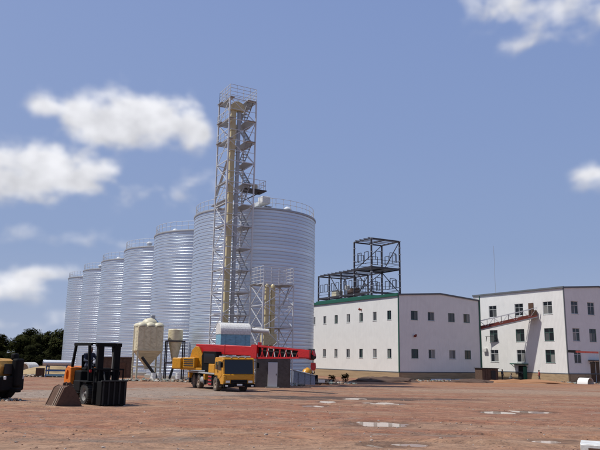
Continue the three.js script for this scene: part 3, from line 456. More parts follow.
// ------------------------------------------------------------------ truck crane (local +x forward, front face at x = 0, +z is the side in view)
{
  const t = thing('truck_crane', 'yellow truck crane with long red boom slewed over its cab', 'crane truck', [-4.34, G(-6, 52) - 0.02, -50], -1.152);
  const b = (n, c, s, m, r) => box(n, t, c, s, m, r);
  const arc = (r, a0, a1, n) => Array.from({ length: n + 1 }, (_, k) => { const a = mix(a0, a1, k / n); return [Math.cos(a) * r, Math.sin(a) * r]; }), fenderG = extr([...arc(0.64, 0.25, 2.9, 14), ...arc(0.61, 2.9, 0.25, 14)], 0.46, 0).translate(0, 0, -0.23);
  b('chassis', [-5.3, 0.86, 0], [8.6, 0.34, 1.1], M.chassis, 0.03); b('deck', [-6.2, 1.28, 0], [7.9, 0.12, 2.55], M.deck, 0.03);
  for (const s of [1, -1]) { for (const x of [-1.98, -6.75, -8.1]) { wheel(t, [x, 0.54, s * 1.03], 0.54, 0.42, 0.29, M.dustTyre, M.rimDust, s); part('fender', fenderG, M.chassis, t, [x, 0.56, s * 1.02]); } rod('axle', t, [-1.98, 0.54, 0], [-1.98, 0.54, s], 0.07, M.chassis); }
  for (const x of [-6.75, -8.1]) rod('axle', t, [x, 0.54, -1], [x, 0.54, 1], 0.07, M.chassis);
  for (const s of [1, -1]) { // outriggers, tanks, side boxes
    b('outrigger_box', [-4.9, 0.98, s * 1.05], [0.42, 0.42, 0.45], M.yellow, 0.03); b('outrigger_jack', [-4.9, 0.72, s * 1.18], [0.2, 0.7, 0.2], M.chassis, 0.03); b('outrigger_box', [-9.5, 0.98, s * 1.05], [0.42, 0.42, 0.45], M.yellow, 0.03); b('outrigger_jack', [-9.5, 0.72, s * 1.18], [0.2, 0.7, 0.2], M.chassis, 0.03);
    const f = part('fuel_tank', lathe([[0.01, 0], [0.28, 0.01], [0.31, 0.05], [0.31, 0.95], [0.28, 0.99], [0.01, 1]], 24).rotateZ(Math.PI / 2), M.deck, t, [-5.3 + 0.1, 0.72, s * 0.92]); f.position.x = -5.25;
    b('tool_box', [-3.45, 0.78, s * 0.98], [0.9, 0.85, 0.45], M.chassis, 0.02); for (const y of [0.5, 0.77, 1.04]) b('striped_step', [-3.45, y, s * 1.22], [0.85, 0.11, 0.05], M.red, 0.01);
    b('side_locker', [-3.2, 1.68, s * 0.85], [1.5, 0.68, 0.75], M.yellow, 0.05); b('mud_flap', [-8.85, 0.5, s * 1.02], [0.03, 0.5, 0.42], M.tyre, 0.01);
  }
  b('tail_beam', [-9.95, 1.0, 0], [0.2, 0.5, 2.5], M.yellow, 0.03);
  // cab
  const prof = [[0, 0.62], [0.02, 1.28], [-0.06, 1.32], [-0.24, 2.38], [-0.36, 2.5], [-2.1, 2.52], [-2.2, 2.42], [-2.2, 1.2], [-1.35, 1.2], [-1.35, 0.98], [-1.0, 0.98], [-0.6, 0.62]];
  part('cab', extr(prof, 2.4, 0.03).translate(0, 0, -1.2), M.yellow, t);
  const ws = part('windscreen', new THREE.BoxGeometry(0.03, 1.02, 2.2), M.darkGlass, t, [-0.115, 1.86, 0]); ws.rotation.z = 0.168; bar('wiper', t, [-0.03, 1.37, -0.15], [-0.045, 1.42, 0.5], 0.02, 0.02, M.black); bar('wiper', t, [-0.03, 1.37, -1.0], [-0.045, 1.42, -0.35], 0.02, 0.02, M.black); bar('sun_visor', t, [-0.12, 2.44, -1.1], [-0.12, 2.44, 1.1], 0.22, 0.03, M.black);
  bar('pillar', t, [-0.06, 1.36, 0], [-0.25, 2.4, 0], 0.05, 0.04, M.black);
  for (const s of [1, -1]) {
    const dr = part('door', extr([[-0.32, 1.3], [-0.5, 2.3], [-1.32, 2.3], [-1.32, 1.05], [-0.85, 1.02], [-0.45, 1.2]], 0.02, 0.012), M.yellow, t, [0, 0, s > 0 ? 1.222 : -1.242]);
    part('window', extr([[-0.42, 1.6], [-0.55, 2.25], [-1.25, 2.25], [-1.25, 1.6]], 0.01, 0.004), M.darkGlass, dr, [0, 0, s > 0 ? 0.035 : -0.02]); part('handle', rbox(0.16, 0.03, 0.03, 0.01), M.black, dr, [-1.2, 1.48, s > 0 ? 0.05 : -0.02]);
    part('window', extr([[-1.5, 1.65], [-1.5, 2.2], [-2.05, 2.2], [-2.05, 1.65]], 0.012, 0.003), M.darkGlass, t, [0, 0, s > 0 ? 1.225 : -1.242]);
    const mr = b('mirror', [0.12, 2.0, s * 1.42], [0.1, 0.4, 0.2], M.black, 0.04); bar('mirror_arm', t, [-0.2, 2.3, s * 1.2], [0.12, 2.2, s * 1.42], 0.03, 0.03, M.black);
    b('headlight', [0.05, 0.78, s * 0.88], [0.06, 0.18, 0.34], M.lampGlass, 0.03); b('corner_panel', [0.0, 0.98, s * 1.12], [0.16, 0.42, 0.2], M.yellow, 0.05);
  }
  b('front_panel', [0.045, 1.12, 0], [0.05, 0.3, 2.0], M.yellow, 0.02); b('grille', [0.05, 0.80, 0], [0.06, 0.26, 1.3], M.black, 0.02); b('bumper', [0.06, 0.52, 0], [0.22, 0.28, 2.45], M.black, 0.05); b('number_plate', [0.185, 0.58, 0], [0.015, 0.12, 0.42], M.plainWhite, 0.005); for (const y of [0.74, 0.86]) b('grille_bar', [0.09, y, 0], [0.02, 0.03, 1.25], M.chassis, 0.008);
  for (const z of [-0.75, 0.75]) b('roof_lamp', [-0.5, 2.6, z], [0.16, 0.1, 0.28], M.orange, 0.04); for (const z of [-0.55, 0, 0.55]) b('marker_lamp', [-0.3, 2.54, z], [0.05, 0.05, 0.1], M.lampGlass, 0.015); rod('exhaust', t, [-2.45, 1.3, -0.7], [-2.45, 2.65, -0.7], 0.07, M.chassis); for (const x of [-4.2, -4.9, -8.9, -9.6]) bar('deck_rail_post', t, [x, 1.33, 1.2], [x, 1.75, 1.2], 0.04, 0.04, M.chassis); bar('deck_rail', t, [-8.9, 1.75, 1.2], [-9.6, 1.75, 1.2], 0.04, 0.04, M.chassis); bar('tow_bar', t, [0.2, 0.45, -0.4], [0.2, 0.45, 0.4], 0.06, 0.06, M.rust); for (const z of [1.0, -1.0]) { b('fog_lamp', [0.175, 0.5, z], [0.03, 0.1, 0.2], M.lampGlass, 0.02); b('cab_step', [-0.75, 0.42, z * 1.15], [0.4, 0.05, 0.16], M.chassis, 0.01); b('door_grab', [-1.4, 1.7, z * 1.25], [0.03, 0.6, 0.03], M.black, 0.01); }
  b('roof_cover', [-1.2, 2.6, 0], [1.6, 0.1, 2.0], M.deck, 0.04);
  // slewing upper part and boom
  const SW = [-6.44, 0, 0], u = grp('upper_structure', t, SW, 0.628), q = (n, c, s, m, r) => box(n, u, c, s, m, r);
  part('slew_ring', lathe([[0.01, 1.34], [0.75, 1.34], [0.75, 1.46], [0.01, 1.46]], 32), M.chassis, u); q('bed_plate', [-0.8, 1.56, 0], [4.0, 0.18, 2.0], M.yellow, 0.03);
  q('counterweight', [-3.05, 1.98, 0], [0.95, 0.92, 2.45], M.yellow, 0.1);
  q('engine_house', [-1.85, 2.05, 0.72], [1.25, 0.85, 0.75], M.yellow, 0.05); for (let k = 0; k < 4; k++) q('louver', [-1.85, 1.82 + k * 0.16, 1.105], [1.0, 0.075, 0.03], M.dark, 0.01);
  for (const s of [0.5, -0.5]) part('boom_bracket', extr([[-2.4, 1.6], [-0.4, 1.6], [-0.7, 2.5], [-1.25, 3.35], [-1.6, 3.4], [-1.95, 3.1]], 0.1, 0.01).translate(0, 0, s - 0.05), M.yellow, u);
  part('winch_drum', lathe([[0.01, -0.4], [0.36, -0.4], [0.36, -0.34], [0.24, -0.33], [0.24, 0.33], [0.36, 0.34], [0.36, 0.4], [0.01, 0.4]], 24).rotateX(Math.PI / 2), M.chassis, u, [-0.25, 1.95, 0]);
  const oc = part('operator_cab', extr([[-0.3, 1.5], [1.25, 1.5], [1.35, 2.0], [1.05, 2.95], [-0.2, 2.98], [-0.35, 2.6]], 0.72, 0.03), M.black, u, [0, 0, 0.52]); part('window', extr([[-0.1, 2.05], [1.2, 2.05], [0.95, 2.8], [-0.1, 2.82]], 0.012, 0.003), M.darkGlass, oc, [0, 0, 0.755]);
  rod('lift_cylinder', u, [0.9, 1.75, 0], [2.6, 2.75, 0], 0.15, M.chassis); 
  const B = grp('boom', t, [SW[0], 0, 0], 0.628), pv = [-1.43, 3.16], L = 10.95, dip = -0.028, at = (s, y) => [pv[0] + s * Math.cos(dip) - y * Math.sin(dip), pv[1] + s * Math.sin(dip) + y * Math.cos(dip)];
  const seg = (n, s0, s1, h, w, m = M.red) => { const c = at((s0 + s1) / 2, 0.06), o = part(n, rbox(s1 - s0, h, w, 0.06), m, B, [c[0], c[1], 0]); o.rotation.z = dip; return o; };
  seg('boom_section', -0.35, 6.9, 0.78, 0.62); seg('boom_section', 6.8, 8.6, 0.66, 0.5); seg('boom_section', 8.5, 10.4, 0.56, 0.42); seg('collar', 6.75, 6.95, 0.9, 0.72); seg('collar', 2.6, 2.72, 0.84, 0.68); seg('collar', 8.45, 8.6, 0.76, 0.6);
  const hd = at(10.55, 0.02); part('boom_head', extr([[-0.35, -0.3], [0.2, -0.42], [0.42, -0.1], [0.32, 0.25], [-0.35, 0.3]], 0.36, 0.02).translate(0, 0, -0.18), M.red, B, [hd[0], hd[1], 0]);
  for (const [dx, dy] of [[0.22, -0.2], [0.1, 0.2]]) part('sheave', new THREE.CylinderGeometry(0.2, 0.2, 0.46, 20).rotateX(Math.PI / 2), M.chassis, B, [hd[0] + dx, hd[1] + dy, 0]);
  { // lattice jib folded against the side of the boom
    const z = 0.58, hs = (s) => mix(0.50, 0.25, (s - 5.6) / 5.2), P = (s, k, zz) => { const c = at(s, 0.02 + k * hs(s)); return [c[0], c[1], zz]; };
    for (const zz of [z, z - 0.2]) { bar('jib_chord', B, P(5.6, 1, zz), P(10.8, 1, zz), 0.11, 0.13, M.red); bar('jib_chord', B, P(5.6, -1, zz), P(10.8, -1, zz), 0.11, 0.13, M.red); }
    for (let k = 0; k < 14; k++) { const s0 = 6.15 + k * 0.27, s1 = s0 + 0.22; bar('jib_brace', B, P(s0, -0.95, z), P(k % 2 ? s1 : s0 - 0.22, 0.95, z), 0.05, 0.06, k % 3 ? M.red : M.white); }
    bar('jib_plate', B, P(5.55, 0, z), P(6.1, 0, z), 0.3, 1.05, M.red); bar('jib_plate', B, P(9.9, 0, z), P(10.85, 0, z), 0.24, 0.5, M.red);
    bar('jib_backing', B, P(6.0, 0, z - 0.24), P(9.9, 0, z - 0.24), 0.03, 0.62, M.chassis);
    bar('rope_guide', B, at(5.9, 0.5).concat(0), at(5.9, 0.78).concat(0), 0.4, 0.1, M.red);
  }
  { const hk = [hd[0] + 0.3, hd[1] - 0.35]; for (const z of [-0.08, 0.08]) rod('hoist_rope', B, [hk[0], hk[1], z], [hk[0], hk[1] - 0.35, z], 0.02, M.dark); part('hook_block', extr([[-0.14, 0], [0.14, 0], [0.18, -0.3], [0.1, -0.55], [-0.1, -0.55], [-0.18, -0.3]], 0.16, 0.02).translate(0, 0, -0.08), M.red, B, [hk[0], hk[1] - 0.3, 0]);
    part('hook', new THREE.TorusGeometry(0.11, 0.035, 8, 18, 4.4).rotateZ(2.6), M.chassis, B, [hk[0], hk[1] - 1.0, 0]); }
}

// ------------------------------------------------------------------ people
function figure(caps, colour, res, cell, origin) { // bones as tapered capsules joined with a smooth minimum
  const mc = new MarchingCubes(res, new THREE.MeshStandardMaterial(), false, false, 90000), half = cell * res / 2; mc.isolation = 0;
  const B = caps.map(([p, q, r0, r1, k]) => ({ p: V(...p), d: V(...q).sub(V(...p)), r0, r1, k: k ?? 0.03 })), pt = V(0, 0, 0);
  for (let z = 0; z < res; z++) for (let y = 0; y < res; y++) for (let x = 0; x < res; x++) {
    pt.set(origin[0] + (x - res / 2) * cell, origin[1] + (y - res / 2) * cell, origin[2] + (z - res / 2) * cell); let f = 1;
    for (const b of B) { const w = pt.clone().sub(b.p), l = b.d.lengthSq() || 1e-9, t = Math.max(0, Math.min(1, w.dot(b.d) / l)), e = w.addScaledVector(b.d, -t).length() - mix(b.r0, b.r1, t), h = Math.max(b.k - Math.abs(f - e), 0) / b.k; f = Math.min(f, e) - h * h * b.k * 0.25; }
    mc.field[x + y * res + z * res * res] = -f;
  }
  mc.update(); const n = mc.count, pos = new Float32Array(n * 3), col = new Float32Array(n * 3), nor = new Float32Array(n * 3);
  for (let i = 0; i < n; i++) { const x = mc.positionArray[i * 3] * half + origin[0], y = mc.positionArray[i * 3 + 1] * half + origin[1], z = mc.positionArray[i * 3 + 2] * half + origin[2]; pos.set([x, y, z], i * 3); nor.set([mc.normalArray[i * 3], mc.normalArray[i * 3 + 1], mc.normalArray[i * 3 + 2]], i * 3); col.set(colour(x, y, z), i * 3); }
  const g = new THREE.BufferGeometry(); g.setAttribute('position', new THREE.BufferAttribute(pos, 3)); g.setAttribute('normal', new THREE.BufferAttribute(nor, 3)); g.setAttribute('color', new THREE.BufferAttribute(col, 3)); return g;
}
const bodyMat = new THREE.MeshStandardMaterial({ vertexColors: true, roughness: 0.85 });
const skin = [0.16, 0.085, 0.055];
const hand = (x, y, z, s, dir) => [[[x, y, z], [x + dir[0] * 0.07, y + dir[1] * 0.07, z + dir[2] * 0.07], 0.03, 0.036, 0.02], ...[-0.03, -0.01, 0.01, 0.03].map((o, i) => [[x + dir[0] * 0.07, y + dir[1] * 0.07, z + dir[2] * 0.07 + o], [x + dir[0] * (0.15 - Math.abs(i - 1.6) * 0.012), y + dir[1] * 0.15, z + dir[2] * 0.15 + o * 1.1], 0.010, 0.008, 0.006]), [[x + dir[0] * 0.02, y + dir[1] * 0.02, z + 0.03 * s], [x + dir[0] * 0.08, y + dir[1] * 0.08, z + 0.065 * s], 0.011, 0.009, 0.008]];
const headC = (x, y, z) => [[[x - 0.015, y + 0.06, z], [x + 0.005, y - 0.02, z], 0.098, 0.085, 0.04], [[x + 0.03, y - 0.05, z], [x + 0.045, y - 0.08, z], 0.062, 0.045, 0.04], [[x + 0.09, y + 0.015, z], [x + 0.112, y - 0.02, z], 0.012, 0.016, 0.02], ...[-1, 1].map((s) => [[x - 0.01, y + 0.02, z + s * 0.088], [x - 0.012, y - 0.02, z + s * 0.09], 0.016, 0.012, 0.012])];
{ // facing +x; standing workers by the office block
  const stand = (stride, reach) => [
    [[0, 0.95, 0], [0, 1.2, 0], 0.145, 0.135, 0.08], [[0, 1.2, 0], [0.0, 1.36, 0], 0.14, 0.12, 0.08], [[0, 1.38, -0.16], [0, 1.38, 0.16], 0.075, 0.075, 0.07], [[0, 1.4, 0], [0.02, 1.53, 0], 0.058, 0.054, 0.04],
    ...[1, -1].flatMap((s) => [[[0, 0.93, s * 0.09], [stride * s, 0.5, s * 0.10], 0.095, 0.06, 0.05], [[stride * s, 0.5, s * 0.10], [stride * s * 1.4, 0.09, s * 0.11], 0.06, 0.042, 0.03], [[stride * s * 1.4 - 0.04, 0.05, s * 0.11], [stride * s * 1.4 + 0.16, 0.035, s * 0.12], 0.045, 0.035, 0.03],
      [[0, 1.38, s * 0.19], [s > 0 ? reach : -0.04, 1.10, s * 0.25], 0.055, 0.043, 0.04], [[s > 0 ? reach : -0.04, 1.10, s * 0.25], [s > 0 ? reach + 0.2 : 0.06, s > 0 ? 1.0 : 0.86, s * 0.24], 0.043, 0.032, 0.03], ...hand(s > 0 ? reach + 0.2 : 0.06, s > 0 ? 1.0 : 0.86, s * 0.24, -s, s > 0 ? [0.9, -0.3, 0] : [0.2, -0.95, 0])]), ...headC(0.03, 1.63, 0)];
  const cloth = (shirt, trousers) => (x, y, z) => y > 1.5 ? (y > 1.67 || x < -0.03 ? [0.012, 0.011, 0.010] : skin) : y > 0.96 && Math.abs(z) > 0.19 && y < 1.14 ? skin : y > 0.94 ? shirt : y < 0.08 ? [0.03, 0.025, 0.02] : y < 0.9 && Math.abs(z) > 0.2 ? skin : trousers;
  solo('person', figure(stand(0.05, 0.05), cloth([0.025, 0.03, 0.04], [0.02, 0.02, 0.024]), 76, 0.026, [0, 0.92, 0]), bodyMat, 'person in dark clothes standing beside the dark brown shed', 'person', [31.6, G(31.6, 103.6), -103.6], -1.1);
  solo('person', figure(stand(0.12, 0.12), cloth([0.36, 0.07, 0.06], [0.06, 0.055, 0.06]), 76, 0.026, [0, 0.92, 0]), bodyMat, 'person in a red shirt walking past the office block wall', 'person', [36.7, G(36.7, 101.9), -101.9], 2.4);
  const crouch = [[[0, 0.42, 0], [0.16, 0.78, 0], 0.15, 0.13, 0.08], [[0.14, 0.82, -0.15], [0.14, 0.82, 0.15], 0.075, 0.075, 0.07], [[0.17, 0.86, 0], [0.24, 0.98, 0], 0.056, 0.052, 0.04], ...[1, -1].flatMap((s) => [[[0, 0.38, s * 0.1], [0.36, 0.5, s * 0.15], 0.095, 0.062, 0.05], [[0.36, 0.5, s * 0.15], [0.14, 0.1, s * 0.14], 0.06, 0.042, 0.03], [[0.1, 0.05, s * 0.14], [0.3, 0.035, s * 0.15], 0.045, 0.035, 0.03], [[0.14, 0.8, s * 0.18], [0.3, 0.55, s * 0.22], 0.053, 0.042, 0.04], [[0.3, 0.55, s * 0.22], [0.48, 0.45, s * 0.16], 0.042, 0.032, 0.03], ...hand(0.48, 0.45, s * 0.16, -s, [0.8, -0.5, 0])]), ...headC(0.28, 1.07, 0)];
  solo('person', figure(crouch, (x, y, z) => y > 0.96 ? (y > 1.12 ? [0.012, 0.011, 0.01] : skin) : x > 0.44 ? skin : y > 0.5 && x < 0.34 ? [0.14, 0.13, 0.12] : [0.045, 0.045, 0.055], 60, 0.024, [0.15, 0.6, 0]), bodyMat, 'person crouching on the ground near the green door canopy', 'person', [32.6, G(32.6, 103.2), -103.2], -0.6);
}

// ------------------------------------------------------------------ forklift (local +x toward the mast, +z the side in view)
{
  const X = -8.2, D = 26.9, y0 = G(X, D), turn = -0.9;
  const t = thing('forklift', 'black forklift with orange counterweight parked on the red earth', 'forklift', [X, y0 - 0.01, -D], turn);
  const b = (n, c, s, m, r) => box(n, t, c, s, m, r);
  const cw = [[-1.42, 0.5], [-1.46, 1.0], [-1.36, 1.3], [-1.15, 1.42], [-0.78, 1.36], [-0.75, 0.42], [-1.1, 0.36]], hole = []; for (let k = 0; k < 18; k++) { const a = -k / 18 * 2 * Math.PI; hole.push([-1.10 + Math.cos(a) * 0.15, 1.08 + Math.sin(a) * 0.2]); }
  part('counterweight', extr(cw, 0.92, 0.02).translate(0, 0, -0.46), M.orange, t); for (const s of [0.475, -0.61]) part('counterweight_cheek', extr(cw, 0.12, 0.02, [hole]).translate(0, 0, s), M.orange, t);
  b('chassis', [0.05, 0.62, 0], [1.95, 0.5, 0.95], M.black, 0.04); b('hood', [-0.5, 1.06, 0], [0.85, 0.42, 0.9], M.black, 0.06); b('side_step', [0.2, 0.45, 0.56], [0.5, 0.06, 0.25], M.black, 0.02); b('side_tank', [0.15, 0.7, 0.55], [0.7, 0.42, 0.25], M.black, 0.05); b('side_tank', [0.15, 0.7, -0.55], [0.7, 0.42, 0.25], M.black, 0.05); b('dashboard', [0.75, 1.1, 0], [0.25, 0.6, 0.8], M.black, 0.05);
  for (const s of [1, -1]) { wheel(t, [-0.45, 0.36, s * 0.50], 0.36, 0.24, 0.2, M.dustTyre, M.rimDust, s); wheel(t, [0.95, 0.42, s * 0.52], 0.42, 0.3, 0.24, M.tyre, M.rimGrey, s);
    bar('guard_post', t, [-0.98, 1.3, s * 0.5], [-0.72, 2.28, s * 0.48], 0.09, 0.09, M.black); bar('guard_post', t, [0.98, 0.9, s * 0.5], [0.72, 2.28, s * 0.48], 0.09, 0.10, M.black); bar('guard_rail', t, [-0.85, 2.3, s * 0.48], [0.95, 2.3, s * 0.48], 0.09, 0.1, M.black); bar('fender', t, [0.6, 0.9, s * 0.58], [1.3, 0.88, s * 0.58], 0.3, 0.04, M.black); }
  for (let k = 0; k <= 7; k++) bar('guard_slat', t, [-0.82 + k * 0.25, 2.34, -0.5], [-0.82 + k * 0.25, 2.34, 0.5], 0.05, 0.05, M.black);
  part('seat', rbox(0.45, 0.12, 0.46, 0.05), M.black, t, [-0.42, 1.33, 0]); const sb = part('backrest', rbox(0.12, 0.55, 0.44, 0.05), M.black, t, [-0.68, 1.62, 0]); sb.rotation.z = 0.15;
  bar('steering_column', t, [0.62, 1.2, 0], [0.3, 1.62, 0], 0.06, 0.06, M.black); const sw = part('steering_wheel', new THREE.TorusGeometry(0.17, 0.016, 8, 24).rotateX(Math.PI / 2), M.black, t, [0.29, 1.64, 0]); sw.rotation.z = 0.75;
  for (const z of [0.12, 0.2, 0.28]) bar('lever', t, [0.62, 1.35, z], [0.58, 1.62, z], 0.02, 0.02, M.black); 
  // mast, carriage and forks
  for (const s of [1, -1]) { bar('mast_rail', t, [1.46, 0.08, s * 0.37], [1.46, 2.33, s * 0.37], 0.15, 0.20, M.black); bar('inner_rail', t, [1.48, 0.2, s * 0.26], [1.48, 2.26, s * 0.26], 0.09, 0.15, M.black); rod('lift_cylinder', t, [1.38, 0.3, s * 0.24], [1.38, 2.0, s * 0.24], 0.045, M.rimGrey); bar('fork', t, [1.72, 0.10, s * 0.3], [2.3, 0.08, s * 0.3], 0.13, 0.05, M.black); bar('fork_shank', t, [1.72, 0.08, s * 0.3], [1.72, 0.75, s * 0.3], 0.13, 0.06, M.black); rod('tilt_cylinder', t, [0.7, 0.75, s * 0.4], [1.4, 0.9, s * 0.4], 0.05, M.rimGrey); }
  for (const y of [0.25, 1.2, 2.28]) bar('mast_cross', t, [1.46, y, -0.5], [1.46, y, 0.5], 0.12, 0.14, M.black); for (const y of [0.22, 0.62]) bar('carriage_plate', t, [1.62, y, -0.58], [1.62, y, 0.58], 0.1, 0.14, M.black);
  b('carriage', [1.6, 0.5, 0], [0.08, 0.8, 1.15], M.black, 0.02); for (let k = 0; k < 7; k++) bar('backrest_bar', t, [1.64, 0.85, -0.57 + k * 0.19], [1.64, 1.35, -0.57 + k * 0.19], 0.04, 0.04, M.black); bar('backrest_top', t, [1.64, 1.36, -0.6], [1.64, 1.36, 0.6], 0.05, 0.06, M.black);
  b('battery_crate', [1.95, 0.5, -0.02], [0.45, 0.86, 1.0], M.black, 0.03); t.children[t.children.length - 1].name = 'fork_attachment'; for (let k = 0; k < 5; k++) bar('attachment_rib', t, [2.19, 0.1, -0.44 + k * 0.21], [2.19, 0.94, -0.44 + k * 0.21], 0.05, 0.04, M.chassis); bar('attachment_lip', t, [2.18, 0.95, -0.54], [2.18, 0.95, 0.5], 0.09, 0.05, M.chassis); rod('attachment_hose', t, [1.6, 1.3, 0.2], [1.9, 0.95, 0.25], 0.03, M.chassis);
  for (const s of [1, -1]) { b('turn_lamp', [0.95, 1.28, s * 0.47], [0.08, 0.1, 0.1], M.red, 0.02); }
  // driver
  const c = [[[-0.45, 1.45, 0], [-0.46, 1.72, 0], 0.15, 0.135, 0.08], [[-0.46, 1.72, 0], [-0.44, 1.88, 0], 0.14, 0.12, 0.08], [[-0.44, 1.9, -0.16], [-0.44, 1.9, 0.16], 0.072, 0.072, 0.06], [[-0.43, 1.93, 0], [-0.4, 2.03, 0], 0.056, 0.052, 0.04], ...headC(-0.38, 2.09, 0).map((k) => k),
    ...[1, -1].flatMap((s) => [[[-0.42, 1.46, s * 0.1], [0.05, 1.50, s * 0.15], 0.095, 0.062, 0.05], [[0.05, 1.50, s * 0.15], [0.22, 1.1, s * 0.16], 0.06, 0.042, 0.03], [[0.2, 1.04, s * 0.16], [0.4, 1.02, s * 0.17], 0.045, 0.035, 0.03], [[-0.44, 1.88, s * 0.19], [-0.25, 1.66, s * 0.26], 0.055, 0.043, 0.04], [[-0.25, 1.66, s * 0.26], [0.12, 1.66, s * 0.19], 0.043, 0.032, 0.03], ...hand(0.12, 1.66, s * 0.18, -s, [0.95, 0.05, 0])])];
  const p = figure(c, (x, y, z) => y > 1.99 ? (y > 2.13 ? [0.30, 0.29, 0.27] : skin) : x > 0.1 && y > 1.56 ? skin : y < 1.09 ? [0.02, 0.02, 0.02] : y > 1.52 && x < 0.1 ? [0.022, 0.028, 0.05] : [0.028, 0.034, 0.06], 84, 0.0165, [-0.05, 1.6, 0]);
  const w = solo('person', p, bodyMat, 'seated driver in dark blue work clothes on the forklift', 'person', [X, y0 - 0.01, -D], turn);
}

// ------------------------------------------------------------------ loose bucket and the loader cut by the frame
{
  const X = -8.5, D = 24.6, t = thing('excavator_bucket', 'rusty steel digger bucket lying on the earth beside the forklift', 'bucket', [X, G(X, D) - 0.02, -D], 0.8); t.scale.setScalar(0.9);
  const prof = [[-0.5, 0], [-0.18, 0.72], [-0.02, 0.80], [0.14, 0.74], [0.36, 0.42], [0.55, 0.05], [0.5, 0.0]];
  part('shell', extr(prof, 0.80, 0.02).translate(0, 0, -0.40), M.rust, t); for (const s of [0.42, -0.46]) part('side_plate', extr([[-0.54, -0.01], [-0.2, 0.75], [-0.02, 0.84], [0.17, 0.77], [0.4, 0.44], [0.6, 0.02]], 0.035, 0.006).translate(0, 0, s), M.rust, t);
  for (let k = 0; k < 5; k++) bar('tooth', t, [-0.48, 0.04, -0.36 + k * 0.18], [-0.66, 0.0, -0.36 + k * 0.18], 0.08, 0.06, M.rimDust); for (const s of [-0.14, 0.14]) part('hinge_lug', extr([[0.0, 0.76], [0.24, 0.62], [0.3, 0.82], [0.16, 0.95], [0.02, 0.92]], 0.05, 0.006).translate(0, 0, s), M.rust, t);
  for (const z of [0.15, 0.3]) bar('wear_strip', t, [-0.52, 0.02, z], [-0.19, 0.78, z], 0.05, 0.03, M.rimDust);
}
{ // local +x is its rear end, which shows at the picture's edge
  const X = -13.3, D = 28.2, t = thing('wheel_loader', 'old yellow and black wheel loader cut by the picture edge', 'loader', [X, G(X, D) - 0.01, -D], -0.25);
  const b = (n, c, s, m, r) => box(n, t, c, s, m, r);
  part('engine_hood', extr([[-0.6, 0.95], [1.35, 0.95], [1.45, 1.4], [1.3, 1.6], [0.9, 1.68], [-0.6, 1.72]], 1.15, 0.03).translate(0, 0, -0.575), M.oldYellow, t); b('rear_counterweight', [1.25, 0.72, 0], [0.75, 0.62, 1.5], M.black, 0.08); b('chassis', [-0.3, 0.75, 0], [2.6, 0.5, 0.8], M.black, 0.04); b('radiator_grille', [1.5, 1.3, 0], [0.06, 0.42, 0.9], M.dark, 0.02); for (let k = 0; k < 5; k++) b('hood_louver', [0.1 + k * 0.2, 1.35, 0.605], [0.1, 0.34, 0.02], M.dark, 0.006);
  for (const s of [1, -1]) { wheel(t, [0.35, 0.62, s * 0.82], 0.62, 0.42, 0.33, M.tyre, M.rimGrey, s); wheel(t, [-1.95, 0.62, s * 0.82], 0.62, 0.42, 0.33, M.tyre, M.rimGrey, s); b('tail_lamp', [1.65, 0.95, s * 0.55], [0.06, 0.14, 0.12], M.plainWhite, 0.02); part('mud_guard', new THREE.CylinderGeometry(0.75, 0.75, 0.45, 18, 1, true, -0.3, 2.2).rotateX(Math.PI / 2), M.black, t, [0.35, 0.66, s * 0.82]); }
  rod('exhaust', t, [0.75, 1.66, 0.25], [0.75, 2.15, 0.25], 0.05, M.black); b('radiator_housing', [1.6, 1.15, -0.25], [0.3, 1.15, 0.5], M.black, 0.1); b('rear_plate', [1.3, 1.32, 0.62], [0.16, 0.18, 0.02], M.plainWhite, 0.01); b('air_filter', [1.45, 1.8, -0.2], [0.26, 0.3, 0.3], M.black, 0.1); b('tow_hitch', [1.75, 0.45, 0], [0.4, 0.16, 0.3], M.black, 0.03);
  b('cab_floor', [-1.0, 1.1, 0], [0.9, 0.2, 1.2], M.black, 0.03); for (const s of [1, -1]) { bar('cab_post', t, [-0.65, 1.1, s * 0.55], [-0.65, 2.55, s * 0.5], 0.08, 0.08, M.black); bar('cab_post', t, [-1.45, 1.1, s * 0.55], [-1.35, 2.55, s * 0.5], 0.08, 0.08, M.black); bar('lift_arm', t, [-1.4, 1.4, s * 0.4], [-3.1, 0.6, s * 0.4], 0.12, 0.26, M.oldYellow); }
  b('cab_roof', [-1.0, 2.6, 0], [1.1, 0.12, 1.3], M.oldYellow, 0.05); part('bucket', extr([[-3.0, 0.1], [-3.9, 0.08], [-3.7, 0.3], [-3.35, 0.35], [-3.3, 0.9], [-3.05, 1.0]], 1.9, 0.02).translate(0, 0, -0.95), M.oldYellow, t);
}

